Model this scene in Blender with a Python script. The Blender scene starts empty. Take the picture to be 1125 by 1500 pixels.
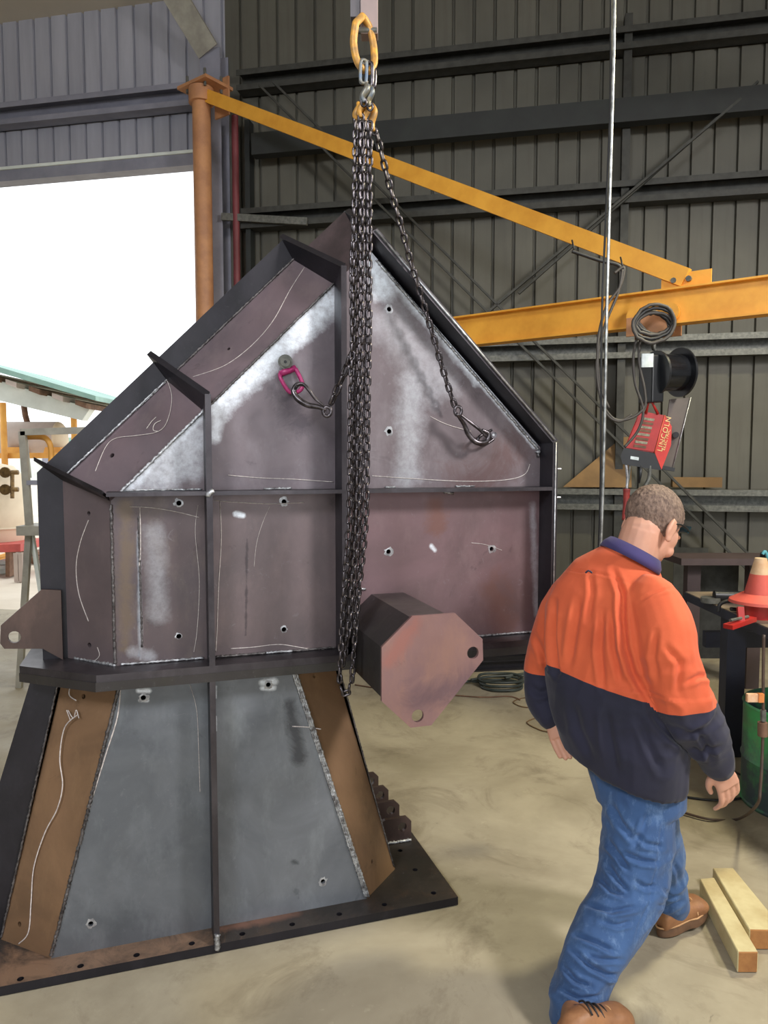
import bpy, bmesh, math, random
from mathutils import Vector, Matrix, noise as mn
random.seed(7)
SC = bpy.context.scene
COL = SC.collection
D = bpy.data
R = math.radians

# ------------------------------------------------------------------ camera
FPX, CX, CY, EYE, PITCH = 1083.0, 562.5, 750.0, 1.75, R(4.0)
cd = D.cameras.new('camera'); cam = D.objects.new('camera', cd); COL.objects.link(cam)
cd.sensor_fit = 'VERTICAL'; cd.sensor_height = 36.0; cd.lens = 36.0 * FPX / 1500.0
cd.clip_end = 400
cam.location = (0, 0, EYE); cam.rotation_euler = (R(90) - PITCH, 0, 0)
SC.camera = cam

# ------------------------------------------------------------------ world, lights, exposure
SC.view_settings.view_transform = 'Standard'; SC.view_settings.look = 'None'
SC.view_settings.gamma = 1.0; SC.view_settings.use_curve_mapping = False
SC.view_settings.exposure = 0.45
w = D.worlds.new('overcast_sky'); SC.world = w; w.use_nodes = True
bg = w.node_tree.nodes['Background']
bg.inputs[0].default_value = (0.93, 0.97, 1.0, 1); bg.inputs[1].default_value = 1.5

def area(name, loc, target, size, power, color, sy=None):
    l = D.lights.new(name, 'AREA'); l.energy = power; l.color = color
    l.shape = 'RECTANGLE'; l.size = size; l.size_y = sy or size
    o = D.objects.new(name, l); COL.objects.link(o); o.location = loc
    o.rotation_euler = (Vector(target) - Vector(loc)).to_track_quat('-Z', 'Y').to_euler()
    return o
area('bay_and_fill_light', (3.3, 3.9, 4.7), (1.5, 2.7, 0), 0.45, 120, (1.0, 0.92, 0.62))
area('bay_and_fill_light', (4.3, 0.2, 4.6), (0.6, 2.9, 1.2), 0.9, 240, (1.0, 0.97, 0.95))
area('bay_and_fill_light', (-2.2, -2.0, 4.6), (-0.3, 2.6, 0.8), 1.2, 170, (0.92, 0.95, 1.0))  # added fill lamp that brightens the chute's left corner panels

# ------------------------------------------------------------------ pixel helpers (points of the place seen from the photographer's spot)
def ray(x, y):
    a = (x - CX) / FPX; b = -(y - CY) / FPX
    return Vector((a, math.cos(PITCH) + b * math.sin(PITCH), -math.sin(PITCH) + b * math.cos(PITCH)))
def at(x, y, Y):
    r = ray(x, y); t = Y / r.y
    return Vector((r.x * t, Y, EYE + r.z * t))
def onz(x, y, z=0.0):
    r = ray(x, y); t = (z - EYE) / r.z
    return Vector((r.x * t, r.y * t, z))

# ------------------------------------------------------------------ object helpers
def empty(name, loc=(0, 0, 0), rz=0, label=None, cat=None, group=None, parent=None):
    o = D.objects.new(name, None); COL.objects.link(o); o.location = loc; o.rotation_euler = (0, 0, rz)
    o.empty_display_size = 0.1
    if parent: o.parent = parent
    tag(o, label, cat, group)
    return o
def tag(o, label=None, cat=None, group=None, kind=None):
    if label: o['label'] = label
    if cat: o['category'] = cat
    if group: o['group'] = group
    if kind: o['kind'] = kind
    return o
def link_mesh(name, me, parent=None, loc=None, kind=None):
    o = D.objects.new(name, me); COL.objects.link(o)
    if parent: o.parent = parent
    if loc is not None: o.location = loc
    if kind: o['kind'] = kind
    return o
def bm_obj(name, bm, mat, parent=None, smooth=False, kind=None):
    bmesh.ops.recalc_face_normals(bm, faces=bm.faces)
    me = D.meshes.new(name); bm.to_mesh(me); bm.free()
    for m in (mat if isinstance(mat, (list, tuple)) else [mat]): me.materials.append(m)
    if smooth:
        me.polygons.foreach_set('use_smooth', [True] * len(me.polygons))
        if smooth != 2:
            try: me.set_sharp_from_angle(angle=R(40))
            except Exception: pass
    return link_mesh(name, me, parent, kind=kind)
def add_box(bm, c, s, rot=None):
    m = Matrix.Translation(Vector(c))
    if rot is not None: m = m @ rot.to_4x4()
    m = m @ Matrix.Diagonal((s[0], s[1], s[2], 1))
    return bmesh.ops.create_cube(bm, size=1, matrix=m)['verts']
def box(name, c, s, mat, parent=None, rot=None, bevel=0.0, kind=None):
    bm = bmesh.new(); add_box(bm, c, s, rot)
    if bevel: bmesh.ops.bevel(bm, geom=bm.edges[:], offset=bevel, segments=2, affect='EDGES', profile=.6)
    return bm_obj(name, bm, mat, parent, kind=kind)
def add_beam(bm, a, b, wdt, h, up=Vector((0, 0, 1))):
    a = Vector(a); b = Vector(b); d = (b - a); L = d.length; x = d.normalized()
    y = up.cross(x)
    if y.length < 1e-4: y = Vector((0, 1, 0)).cross(x)
    y.normalize(); z = x.cross(y)
    rot = Matrix((x, y, z)).transposed()
    return add_box(bm, (a + b) / 2, (L, wdt, h), rot)
def beam(name, a, b, wdt, h, mat, parent=None, up=Vector((0, 0, 1))):
    bm = bmesh.new(); add_beam(bm, a, b, wdt, h, up); return bm_obj(name, bm, mat, parent)
def add_cyl(bm, a, b, r1, r2=None, seg=20):
    a = Vector(a); b = Vector(b); d = b - a
    q = Vector((0, 0, 1)).rotation_difference(d.normalized())
    m = Matrix.Translation((a + b) / 2) @ q.to_matrix().to_4x4()
    return bmesh.ops.create_cone(bm, cap_ends=True, segments=seg, radius1=r1, radius2=r1 if r2 is None else r2, depth=d.length, matrix=m)['verts']
def cyl(name, a, b, r, mat, parent=None, r2=None, seg=24):
    bm = bmesh.new(); add_cyl(bm, a, b, r, r2, seg); return bm_obj(name, bm, mat, parent, smooth=True)
def catmull(pts, n=8):
    P = [Vector(p) for p in pts]; out = []
    for i in range(len(P) - 1):
        p0 = P[max(i - 1, 0)]; p1 = P[i]; p2 = P[i + 1]; p3 = P[min(i + 2, len(P) - 1)]
        for k in range(n):
            t = k / n
            out.append(0.5 * ((2 * p1) + (-p0 + p2) * t + (2 * p0 - 5 * p1 + 4 * p2 - p3) * t * t + (-p0 + 3 * p1 - 3 * p2 + p3) * t ** 3))
    out.append(P[-1]); return out
def add_tube(bm, pts, r, seg=8, closed=False, flat=None, rfun=None, cap=True):
    pts = [Vector(p) for p in pts]; n = len(pts); rings = []; prev = None
    for i, p in enumerate(pts):
        if closed: t = pts[(i + 1) % n] - pts[i - 1]
        else: t = pts[min(i + 1, n - 1)] - pts[max(i - 1, 0)]
        if t.length < 1e-9: t = Vector((0, 0, 1))
        t.normalize()
        if prev is None:
            ref = Vector((0, 0, 1)) if abs(t.z) < .9 else Vector((0, 1, 0))
            u = ref.cross(t).normalized()
        else:
            u = prev - t * prev.dot(t)
            u = u.normalized() if u.length > 1e-6 else t.orthogonal().normalized()
        prev = u; v = t.cross(u)
        rr = r if rfun is None else rfun(i / (n - 1 if n > 1 else 1))
        ring = []
        for k in range(seg):
            a = 2 * math.pi * k / seg
            off = u * math.cos(a) * rr + v * math.sin(a) * rr
            if flat is not None:
                nrm = Vector(flat); off -= nrm * off.dot(nrm) * .75
            ring.append(bm.verts.new(p + off))
        rings.append(ring)
    m = n if closed else n - 1
    for i in range(m):
        A, B = rings[i], rings[(i + 1) % n]
        for k in range(seg):
            bm.faces.new((A[k], A[(k + 1) % seg], B[(k + 1) % seg], B[k]))
    if not closed and cap:
        bm.faces.new(rings[0][::-1]); bm.faces.new(rings[-1])
def tube(name, pts, r, mat, parent=None, seg=8, closed=False, flat=None, rfun=None):
    bm = bmesh.new(); add_tube(bm, pts, r, seg, closed, flat, rfun)
    return bm_obj(name, bm, mat, parent, smooth=2)
def lathe(name, prof, mat, parent=None, loc=(0, 0, 0), seg=28, rot=None):
    bm = bmesh.new(); rings = []
    for (r, z) in prof:
        rings.append([bm.verts.new((r * math.cos(2 * math.pi * k / seg), r * math.sin(2 * math.pi * k / seg), z)) for k in range(seg)])
    for A, B in zip(rings, rings[1:]):
        for k in range(seg): bm.faces.new((A[k], A[(k + 1) % seg], B[(k + 1) % seg], B[k]))
    if prof[0][0] > 1e-4: bm.faces.new(rings[0][::-1])
    if prof[-1][0] > 1e-4: bm.faces.new(rings[-1])
    bmesh.ops.remove_doubles(bm, verts=bm.verts, dist=1e-5)
    M4 = Matrix.Translation(Vector(loc))
    if rot is not None: M4 = M4 @ rot.to_4x4()
    bm.transform(M4)
    return bm_obj(name, bm, mat, parent, smooth=True)
def circle(c, r, n=14):
    return [(c[0] + r * math.cos(2 * math.pi * k / n), c[1] + r * math.sin(2 * math.pi * k / n)) for k in range(n)]
def plate(name, outline, mat, parent, fn, th, holes=()):
    """flat plate: outline in 2-D, fn(a,b,t)->3-D with t from 0 to th; holes are real"""
    bm = bmesh.new()
    edges = []
    for loop in [outline] + list(holes):
        vs = [bm.verts.new((p[0], p[1], 0)) for p in loop]
        for i in range(len(vs)): edges.append(bm.edges.new((vs[i], vs[(i + 1) % len(vs)])))
    bmesh.ops.triangle_fill(bm, use_beauty=True, use_dissolve=False, edges=edges)
    if not holes:
        bmesh.ops.dissolve_limit(bm, angle_limit=.01, verts=bm.verts, edges=bm.edges)
    g = bmesh.ops.extrude_face_region(bm, geom=bm.faces[:])
    for v in g['geom']:
        if isinstance(v, bmesh.types.BMVert): v.co.z = 1.0
    for v in bm.verts: v.co = Vector(fn(v.co.x, v.co.y, v.co.z * th))
    return bm_obj(name, bm, mat, parent)

# ------------------------------------------------------------------ materials
def lin(c):
    out = []
    for v in c:
        v = v / 255.0; out.append(v / 12.92 if v <= .04045 else ((v + .055) / 1.055) ** 2.4)
    return (*out, 1)
class NT:
    def __init__(s, name):
        s.m = D.materials.new(name); s.m.use_nodes = True; s.t = s.m.node_tree; s.t.nodes.clear()
        s.out = s.n('ShaderNodeOutputMaterial'); s.b = s.n('ShaderNodeBsdfPrincipled'); s.l(s.b.outputs[0], s.out.inputs[0])
        s.tc = s.n('ShaderNodeTexCoord')
    def n(s, t, **k):
        x = s.t.nodes.new(t)
        for a, v in k.items(): setattr(x, a, v)
        return x
    def l(s, a, b): s.t.links.new(a, b)
    def noise(s, scale, detail=4, rough=.6, vec=None, stretch=None, dist=0):
        x = s.n('ShaderNodeTexNoise'); x.inputs['Scale'].default_value = scale; x.inputs['Detail'].default_value = detail
        x.inputs['Roughness'].default_value = rough; x.inputs['Distortion'].default_value = dist
        v = vec or s.tc.outputs['Object']
        if stretch:
            mp = s.n('ShaderNodeMapping'); mp.inputs['Scale'].default_value = stretch; s.l(v, mp.inputs[0]); v = mp.outputs[0]
        s.l(v, x.inputs['Vector']); return x.outputs['Fac']
    def rng(s, v, a, b, c=0, d=1):
        x = s.n('ShaderNodeMapRange'); s.l(v, x.inputs[0])
        for i, q in enumerate((a, b, c, d)): x.inputs[i + 1].default_value = q
        return x.outputs[0]
    def mix(s, f, a, b):
        x = s.n('ShaderNodeMix', data_type='RGBA')
        if isinstance(f, (int, float)): x.inputs[0].default_value = f
        else: s.l(f, x.inputs[0])
        for sock, v in ((x.inputs[6], a), (x.inputs[7], b)):
            if isinstance(v, tuple): sock.default_value = v
            else: s.l(v, sock)
        return x.outputs[2]
    def mth(s, op, a, b=0.0, c=0.0):
        x = s.n('ShaderNodeMath', operation=op)
        for i, v in enumerate((a, b, c)):
            if isinstance(v, (int, float)): x.inputs[i].default_value = v
            else: s.l(v, x.inputs[i])
        return x.outputs[0]
    def vm(s, op, a, b=(0, 0, 0)):
        x = s.n('ShaderNodeVectorMath', operation=op)
        for i, v in enumerate((a, b)):
            if isinstance(v, tuple): x.inputs[i].default_value = v
            else: s.l(v, x.inputs[i])
        return x
    def segdist(s, a, b):
        a = Vector(a); b = Vector(b); ba = b - a; L2 = max(ba.length_squared, 1e-9)
        pa = s.vm('SUBTRACT', s.tc.outputs['Object'], tuple(a)).outputs[0]
        d = s.vm('DOT_PRODUCT', pa, tuple(ba / L2)).outputs['Value']
        h = s.n('ShaderNodeClamp'); s.l(d, h.inputs[0])
        sc = s.n('ShaderNodeVectorMath', operation='SCALE'); sc.inputs[0].default_value = tuple(ba); s.l(h.outputs[0], sc.inputs['Scale'])
        q = s.vm('SUBTRACT', pa, (0, 0, 0)); s.l(sc.outputs[0], q.inputs[1])
        return s.vm('LENGTH', q.outputs[0]).outputs['Value']
    def bump(s, h, st=.3, dist=.01):
        x = s.n('ShaderNodeBump'); x.inputs['Strength'].default_value = st; x.inputs['Distance'].default_value = dist
        s.l(h, x.inputs['Height']); s.l(x.outputs[0], s.b.inputs['Normal'])
    def set(s, **k):
        for a, v in k.items():
            sock = s.b.inputs[a.replace('_', ' ')]
            if isinstance(v, (int, float)): sock.default_value = v
            elif isinstance(v, tuple): sock.default_value = v
            else: s.l(v, sock)
def M(name, c1, c2=None, scale=6, rough=.6, metal=0.0, bump=0.0, bscale=60, stretch=None, lo=.35, hi=.65):
    t = NT(name); c2 = c2 or tuple(v * .75 for v in c1)
    f = t.rng(t.noise(scale, stretch=stretch), lo, hi)
    t.set(Base_Color=t.mix(f, lin(c1), lin(c2)), Roughness=rough, Metallic=metal)
    if bump: t.bump(t.noise(bscale, 5), bump, .005)
    return t.m
def steel(name, c1, c2, c3=None, rough=.40, metal=.38, grinds_and_sheen=(), stains=(), scratch=.25):
    """mill-scale plate. grinds: (a,b,width,strength) bright brushed zones and painted reflections; stains: (a,b,width,colour)"""
    t = NT(name)
    f = t.rng(t.noise(2.6, 5, .62, dist=.6), .36, .66)
    base = t.mix(f, lin(c1), lin(c2))
    g = t.rng(t.noise(9, 6, .7, stretch=(1, 1, .45)), .5, .75)
    base = t.mix(t.mth('MULTIPLY', g, .55), base, lin(c3 or tuple(v * 1.3 for v in c1)))
    dk = t.rng(t.noise(5.5, 5, .7, dist=1.2), .62, .7)
    base = t.mix(t.mth('MULTIPLY', dk, .35), base, lin(tuple(v * .55 for v in c1)))
    sp = t.rng(t.noise(70, 3, .6), .66, .74)
    base = t.mix(t.mth('MULTIPLY', sp, scratch * .5), base, lin((150, 146, 146)))
    for (a, b, wd, colr) in stains:
        d = t.mth('ADD', t.segdist(a, b), t.mth('MULTIPLY', t.mth('SUBTRACT', t.noise(6, 6, .75, dist=.8), .5), max(wd * 3.2, .03)))
        base = t.mix(t.mth('MULTIPLY', t.rng(d, wd, wd * .1), .7), base, lin(colr))
    ro = t.rng(t.noise(4, 5, .6), .3, .7, rough - .08, rough + .14)
    met = metal
    if grinds_and_sheen:
        acc = None; nz = t.mth('SUBTRACT', t.noise(11, 6, .75), .5); fine = t.noise(38, 5, .75, stretch=(1, 1, 1))
        for (a, b, wd, st) in grinds_and_sheen:
            d = t.mth('ADD', t.segdist(a, b), t.mth('MULTIPLY', nz, wd * 1.5))
            mk = t.mth('MULTIPLY', t.rng(d, wd, wd * .25), st)
            acc = mk if acc is None else t.mth('MAXIMUM', acc, mk)
        acc = t.mth('MULTIPLY', acc, t.rng(fine, .25, .6, .45, 1.0))
        base = t.mix(acc, base, lin((232, 238, 246)))
        ro = t.mth('ADD', ro, t.mth('MULTIPLY', acc, .05))
    # fine scuffs
    sc = t.rng(t.noise(22, 8, .8, dist=2.0), .60, .70)
    base = t.mix(t.mth('MULTIPLY', sc, scratch), base, lin((165, 165, 172)))
    t.set(Base_Color=base, Roughness=ro, Metallic=met)
    t.bump(t.noise(35, 6, .6), .10, .004)
    return t.m

MAT = {}
MAT['black_steel'] = steel('black_scale_and_shade', (40, 38, 44), (30, 29, 34), rough=.4, scratch=.05)  # black also paints the shade on rib sides and backlit flanges
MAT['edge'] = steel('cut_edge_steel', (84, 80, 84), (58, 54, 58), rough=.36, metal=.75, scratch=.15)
MAT['weld'] = M('weld_bead_metal', (205, 208, 212), (110, 108, 110), 60, .35, .7, .6, 150)
MAT['weld_dull'] = M('dull_weld_metal', (120, 116, 116), (60, 56, 56), 60, .45, .6, .6, 150)
MAT['chalk'] = M('white_chalk', (214, 206, 200), (170, 160, 158), 90, .9)
MAT['bright'] = M('ground_bright_steel', (196, 198, 202), (130, 130, 134), 40, .4, .6)
MAT['chain'] = M('oiled_chain_steel', (112, 106, 110), (56, 52, 54), 40, .30, .85)
MAT['galv'] = M('galvanised_steel', (112, 112, 106), (84, 85, 80), 30, .5, .35, .1)
MAT['dkgalv'] = M('dull_purlin_steel', (66, 66, 62), (50, 50, 46), 12, .6, .2)
MAT['darkbeam'] = M('dark_painted_beam', (36, 40, 38), (28, 30, 30), 5, .6)
MAT['yellow'] = M('yellow_paint', (234, 170, 62), (216, 150, 50), 5, .5, 0, .1)
MAT['orange_paint'] = M('orange_brown_paint', (190, 136, 92), (166, 116, 82), 6, .55)
MAT['greypaint'] = M('grey_painted_column', (138, 138, 150), (122, 122, 134), 4, .6)  # grey lifted so the column and door girt include the doorway haze
MAT['redpipe'] = M('dull_red_pipe_paint', (116, 52, 58), (96, 40, 44), 4, .6)
MAT['magenta'] = M('magenta_coating', (176, 50, 112), (140, 36, 88), 30, .4, .1)
MAT['rubber'] = M('black_rubber', (34, 34, 36), (24, 24, 26), 12, .55)
MAT['greyhose'] = M('grey_green_hose', (66, 74, 70), (48, 54, 52), 12, .5)
MAT['plastic'] = M('black_plastic', (28, 30, 34), (20, 22, 26), 12, .4)
MAT['red'] = M('red_enamel', (178, 40, 36), (150, 32, 32), 8, .38)
MAT['label'] = M('worn_label', (150, 148, 128), (112, 104, 80), 70, .6)
MAT['white'] = M('white_label', (210, 220, 222), (180, 190, 192), 20, .5)
MAT['goldtext'] = M('pale_gold_print', (235, 205, 140), (225, 190, 120), 20, .5)
MAT['cable'] = M('steel_cable', (190, 192, 190), (120, 122, 120), 20, .35, .7)
MAT['timber'] = M('sawn_timber', (206, 194, 150), (178, 160, 116), 5, .8, 0, .3, 60, stretch=(1, 1, 1))
MAT['timber_end'] = M('timber_end_grain', (166, 116, 66), (140, 94, 52), 14, .85, 0, .3)
MAT['ply'] = M('plywood_board', (138, 108, 70), (118, 92, 60), 4, .8)
MAT['alu'] = M('aluminium', (176, 172, 160), (150, 146, 136), 6, .45, .3)
MAT['cream'] = M('cream_tank_paint', (232, 216, 190), (214, 196, 168), 1.5, .6)
MAT['pinkgrey'] = M('weathered_grey_tank', (196, 180, 170), (172, 156, 148), 1.5, .6)
MAT['whitepaint'] = M('white_painted_steel', (224, 230, 224), (206, 212, 206), 2, .6)
MAT['greenroof'] = M('pale_green_roof_sheet', (150, 186, 172), (128, 160, 150), 2, .6)
MAT['yardyellow'] = M('yard_yellow_steel', (226, 168, 80), (204, 140, 60), 3, .6)
MAT['salmon'] = M('salmon_red_steel', (206, 96, 88), (180, 80, 76), 3, .6)
MAT['rust'] = M('rusty_steel', (130, 98, 76), (96, 70, 56), 9, .8)
MAT['brass'] = M('brass_valve', (140, 112, 70), (96, 76, 50), 20, .4, .6)

# ================================================================== SETTING
WA = R(11.7)                                     # the shed's long wall runs at this angle
P0 = Vector((2.868, 6.835, 0))
wall = empty('wall_back', P0, -WA); tag(wall, kind='structure')
def wl(x, y, off=0.0):                            # point in wall coordinates, off = metres in front of the girts' face
    r = ray(x, y); mx, my = math.sin(WA), math.cos(WA)
    t = (P0.x * mx + P0.y * my - off) / (r.x * mx + r.y * my); P = Vector((r.x * t, r.y * t, EYE + r.z * t))
    dx, dy = P.x - P0.x, P.y - P0.y
    return dx * math.cos(WA) - dy * math.sin(WA), P.z
def wworld(x, y, z): return P0 + Vector((x * math.cos(WA) + y * math.sin(WA), -x * math.sin(WA) + y * math.cos(WA), z))

t = NT('corrugated_wall_sheet')
f = t.rng(t.noise(.8, 4), .35, .65)
b = t.mix(f, lin((96, 94, 84)), lin((80, 78, 70)))
b = t.mix(t.mth('MULTIPLY', t.rng(t.noise(3, 5, .7, stretch=(4, 1, .3)), .5, .8), .4), b, lin((66, 58, 54)))
t.set(Base_Color=b, Roughness=.6, Metallic=.1); t.bump(t.noise(40, 3), .05); MAT['sheet'] = t.m
MAT['sheet_hazed'] = M('hazed_grey_sheet', (178, 178, 188), (156, 156, 166), 1.2, .55, .1, stretch=(3, 1, .4))  # paler grey puts the haze above the doorway into the sheet colour
t = NT('ceiling_sheet'); t.set(Base_Color=t.mix(t.noise(1.5), lin((206, 196, 178)), lin((184, 174, 158))), Roughness=.7); MAT['ceil'] = t.m

def sheet_mesh(width, z0, z1, mat='sheet'):
    bm = bmesh.new(); prof = []; n = int(round(width / .2))
    for i in range(n):
        x = i * .2
        prof += [(x, 0), (x + .152, 0), (x + .158, .034), (x + .178, .034), (x + .186, 0)]
    prof.append((n * .2, 0))
    A = [bm.verts.new((x, y, z0)) for x, y in prof]; B = [bm.verts.new((x, y, z1)) for x, y in prof]
    for i in range(len(prof) - 1): bm.faces.new((A[i], A[i + 1], B[i + 1], B[i]))
    me = D.meshes.new('wall_sheet'); bm.to_mesh(me); bm.free(); me.materials.append(MAT[mat]); return me
full = sheet_mesh(.8, 0, 6.6); over = sheet_mesh(.8, 4.84, 6.6, 'sheet_hazed')
for i in range(14): link_mesh('wall_sheet', full, wall, (-4.65 + i * .8, .2, 0))
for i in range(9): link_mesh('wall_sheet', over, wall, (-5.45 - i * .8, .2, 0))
box('backing', (-1, .26, 5.7), (22, .03, 1.7), MAT['darkbeam'], wall)
box('backing', (1.5, .26, 2.4), (12, .03, 4.9), MAT['darkbeam'], wall)
def girt(z, x0, x1, mat='galv', lip=.055, h=.19):
    bm = bmesh.new()
    add_box(bm, ((x0 + x1) / 2, .17, z - h / 2), (x1 - x0, .012, h))
    for zz in (z - .004, z - h + .004): add_box(bm, ((x0 + x1) / 2, .085, zz), (x1 - x0, .18, .008))
    for zz in (z - lip / 2, z - h + lip / 2 - .01): add_box(bm, ((x0 + x1) / 2, 0, zz), (x1 - x0, .008, lip))
    return bm_obj('wall_girt', bm, MAT[mat], wall)
girt(5.67, -4.45, 5, 'dkgalv'); girt(4.31, -4.45, 5, 'dkgalv'); girt(2.90, -4.45, 5); girt(1.48, -4.45, 5)
girt(5.61, -12.2, -4.85, 'greypaint', h=.22)
bm = bmesh.new(); add_box(bm, (.4, -.06, 4.885), (9.3, .12, .21))
bm_obj('fascia_beam', bm, MAT['darkbeam'], wall)
tr = empty('trim_1', P0, -WA); tag(tr, kind='structure')
box('door_head_strip', (-8.4, -.02, 4.9), (7.2, .06, .03), MAT['whitepaint'], tr)
box('door_head', (-8.4, .05, 4.83), (7.2, .16, .12), MAT['greypaint'], tr)
# building column with splayed bracket, red pipe
colm = empty('trim_2', P0, -WA); tag(colm, kind='structure')
bm = bmesh.new()
add_box(bm, (-4.72, -.02, 2.95), (.22, .012, 5.9)); add_box(bm, (-4.72, .18, 2.95), (.22, .012, 5.9)); add_box(bm, (-4.72, .08, 2.95), (.012, .2, 5.9))
bm_obj('column', bm, MAT['greypaint'], colm)
bm = bmesh.new(); add_beam(bm, (-4.72, -.06, 5.85), (-5.05, -.40, 6.45), .03, .24, Vector((1, 0, 0)))
bm_obj('knee_bracket', bm, MAT['alu'], colm)
cyl('red_pipe', (-4.45, -.05, 0), (-4.45, -.05, 5.2), .035, MAT['redpipe'], colm)
box('corner_angle', (-4.36, .1, 2.6), (.05, .12, 5.2), MAT['darkbeam'], colm)
bm = bmesh.new()
add_beam(bm, (-4.6, -.06, 4.22), (-3.7, -.04, 4.12), .04, .07)
bm_obj('splice_angle', bm, MAT['galv'], colm)
# cross bracing rods, each doubled by a bar shaped as its shadow
br = empty('trim_3', P0, -WA); tag(br, kind='structure')
def brod(p, q, dx=0, r=.016, off=.1):
    a = wl(*p, off=off); b_ = wl(*q, off=off); bm = bmesh.new()
    add_beam(bm, (a[0] + dx, -off, a[1]), (b_[0] + dx, -off, b_[1]), .02, r * 2.6, Vector((0, 1, 0)))
    bm_obj('brace_rod_and_shadow', bm, MAT['dkgalv'], br)
brod((400, 120), (1130, 845)); brod((380, 125), (1110, 850))
brod((700, 470), (1085, 145)); brod((760, 430), (1110, 120), off=.04)
box('wall_mullion', (wl(916, 300)[0], .1, 2.9), (.07, .12, 5.8), MAT['dkgalv'], br)

fl = NT('stained_concrete_floor')
f = fl.rng(fl.noise(.9, 6, .65, dist=.4), .38, .64)
b = fl.mix(f, lin((172, 162, 140)), lin((140, 130, 110)))
b = fl.mix(fl.mth('MULTIPLY', fl.rng(fl.noise(2.2, 8, .72, dist=1.0), .52, .70), .6), b, lin((98, 86, 70)))
b = fl.mix(fl.mth('MULTIPLY', fl.rng(fl.noise(14, 6, .75), .6, .75), .4), b, lin((196, 186, 160)))
b = fl.mix(fl.mth('MULTIPLY', fl.rng(fl.noise(5, 8, .8, dist=2.5), .66, .71), .5), b, lin((70, 62, 52)))
fl.set(Base_Color=b, Roughness=fl.rng(fl.noise(3, 5), .3, .7, .42, .75)); fl.bump(fl.noise(30, 8, .7), .18, .006)
def quad(name, pts, mat, kind=None, parent=None):
    bm = bmesh.new(); bm.faces.new([bm.verts.new(p) for p in pts]); me = D.meshes.new(name); bm.to_mesh(me); bm.free()
    me.materials.append(mat); return link_mesh(name, me, parent, kind=kind)
c = [wworld(-12.2, .25, 0), wworld(6, .25, 0)]
quad('floor', [c[0], (-8.5, -7, 0), (8.0, -7, 0), c[1]], fl.m, 'structure')
gy = M('yard_concrete', (226, 214, 196), (206, 192, 172), .7, .85, 0, .2, 20)
quad('ground_1', [(-70, -7, -.012), (60, -7, -.012), (60, 110, -.012), (-70, 110, -.012)], gy, 'structure')
# roof
rz = 6.55
ce = [wworld(-12.2, .35, rz), wworld(6, .35, rz), Vector((8.4, -7, 7.3)), Vector((-10.5, -7, 7.3))]
bm = bmesh.new(); vs = [bm.verts.new(p) for p in ce]; f0 = bm.faces.new(vs)
g = bmesh.ops.extrude_face_region(bm, geom=[f0])
for v in g['geom']:
    if isinstance(v, bmesh.types.BMVert): v.co.z += .08
bm_obj('ceiling', bm, MAT['ceil'], kind='structure')
a_, b_ = wworld(6, 0, 0), Vector((8, -7, 0)); bm = bmesh.new()
add_beam(bm, (a_.x, a_.y, 3.3), (b_.x, b_.y, 3.3), .06, 6.9); bm_obj('wall_right', bm, MAT['sheet'], kind='structure')
a_, b_ = wworld(-12.2, 0, 0), Vector((-8.5, -7, 0)); bm = bmesh.new()
add_beam(bm, (a_.x, a_.y, 3.3), (b_.x, b_.y, 3.3), .06, 6.9); bm_obj('wall_left', bm, MAT['sheet'], kind='structure')

bm = bmesh.new(); add_box(bm, (-6.2, -7, 3.4), (5.0, .06, 6.9)); add_box(bm, (2.15, -7, 6.0), (11.7, .06, 1.8))
bm_obj('wall_front', bm, MAT['sheet'], kind='structure')  # unseen wall, added to keep stray light off the rib sides

# ================================================================== THE FABRICATED STEEL CHUTE
SA = R(17.86); SO = Vector((-0.5935, 2.5128, 0))
chute = empty('steel_chute', SO, SA, 'tall fabricated steel transfer chute standing on its flanged base plate, unpainted and chalk marked', 'chute')
U = Vector((math.cos(SA), math.sin(SA), 0)); MM = Vector((-math.sin(SA), math.cos(SA), 0))
def S(x, y, yl):
    r = ray(x, y); t = (yl + SO.dot(MM)) / r.dot(MM); P = Vector((0, 0, EYE)) + r * t - SO
    return (P.dot(U), P.z)
def sw(x, y, z): return SO + U * x + MM * y + Vector((0, 0, z))
def P3(p, yl): return (p[0], yl, p[1])
FY = .10                                        # plane of the front face
C = .165                                        # chamfer
G = lambda x, y: (S(x, y, FY)[0], FY, S(x, y, FY)[1])
purple = ((112, 101, 105), (92, 84, 88), (136, 124, 124))
MAT['up_left'] = steel('plate_upper_left', *purple, grinds_and_sheen=[(G(185, 712), G(300, 600), .05, .75), (G(235, 700), G(290, 640), .09, .5), (G(222, 690), G(280, 690), .05, .4)])
MAT['up_mid'] = steel('plate_upper_middle', (118, 108, 113), (96, 88, 94), (138, 132, 138),
    grinds_and_sheen=[(G(318, 596), G(486, 440), .062, 1.0), (G(316, 640), G(318, 600), .03, .7), (G(420, 500), G(486, 452), .05, .6)],
    stains=[(G(425, 590), G(440, 620), .08, (58, 52, 60))])
MAT['up_right'] = steel('plate_upper_right', (120, 109, 113), (102, 92, 96), (146, 138, 142), scratch=.4,
    grinds_and_sheen=[(G(548, 385), G(562, 425), .07, 1.0), (G(560, 392), G(700, 555), .035, .9), (G(700, 555), G(782, 652), .018, .9), (G(604, 560), G(596, 700), .075, .36), (G(575, 470), G(640, 560), .12, .25)],  # ground zones, plus painted apex highlight and vertical reflection streak
    stains=[(G(740, 670), G(700, 700), .14, (98, 72, 70))])
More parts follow.
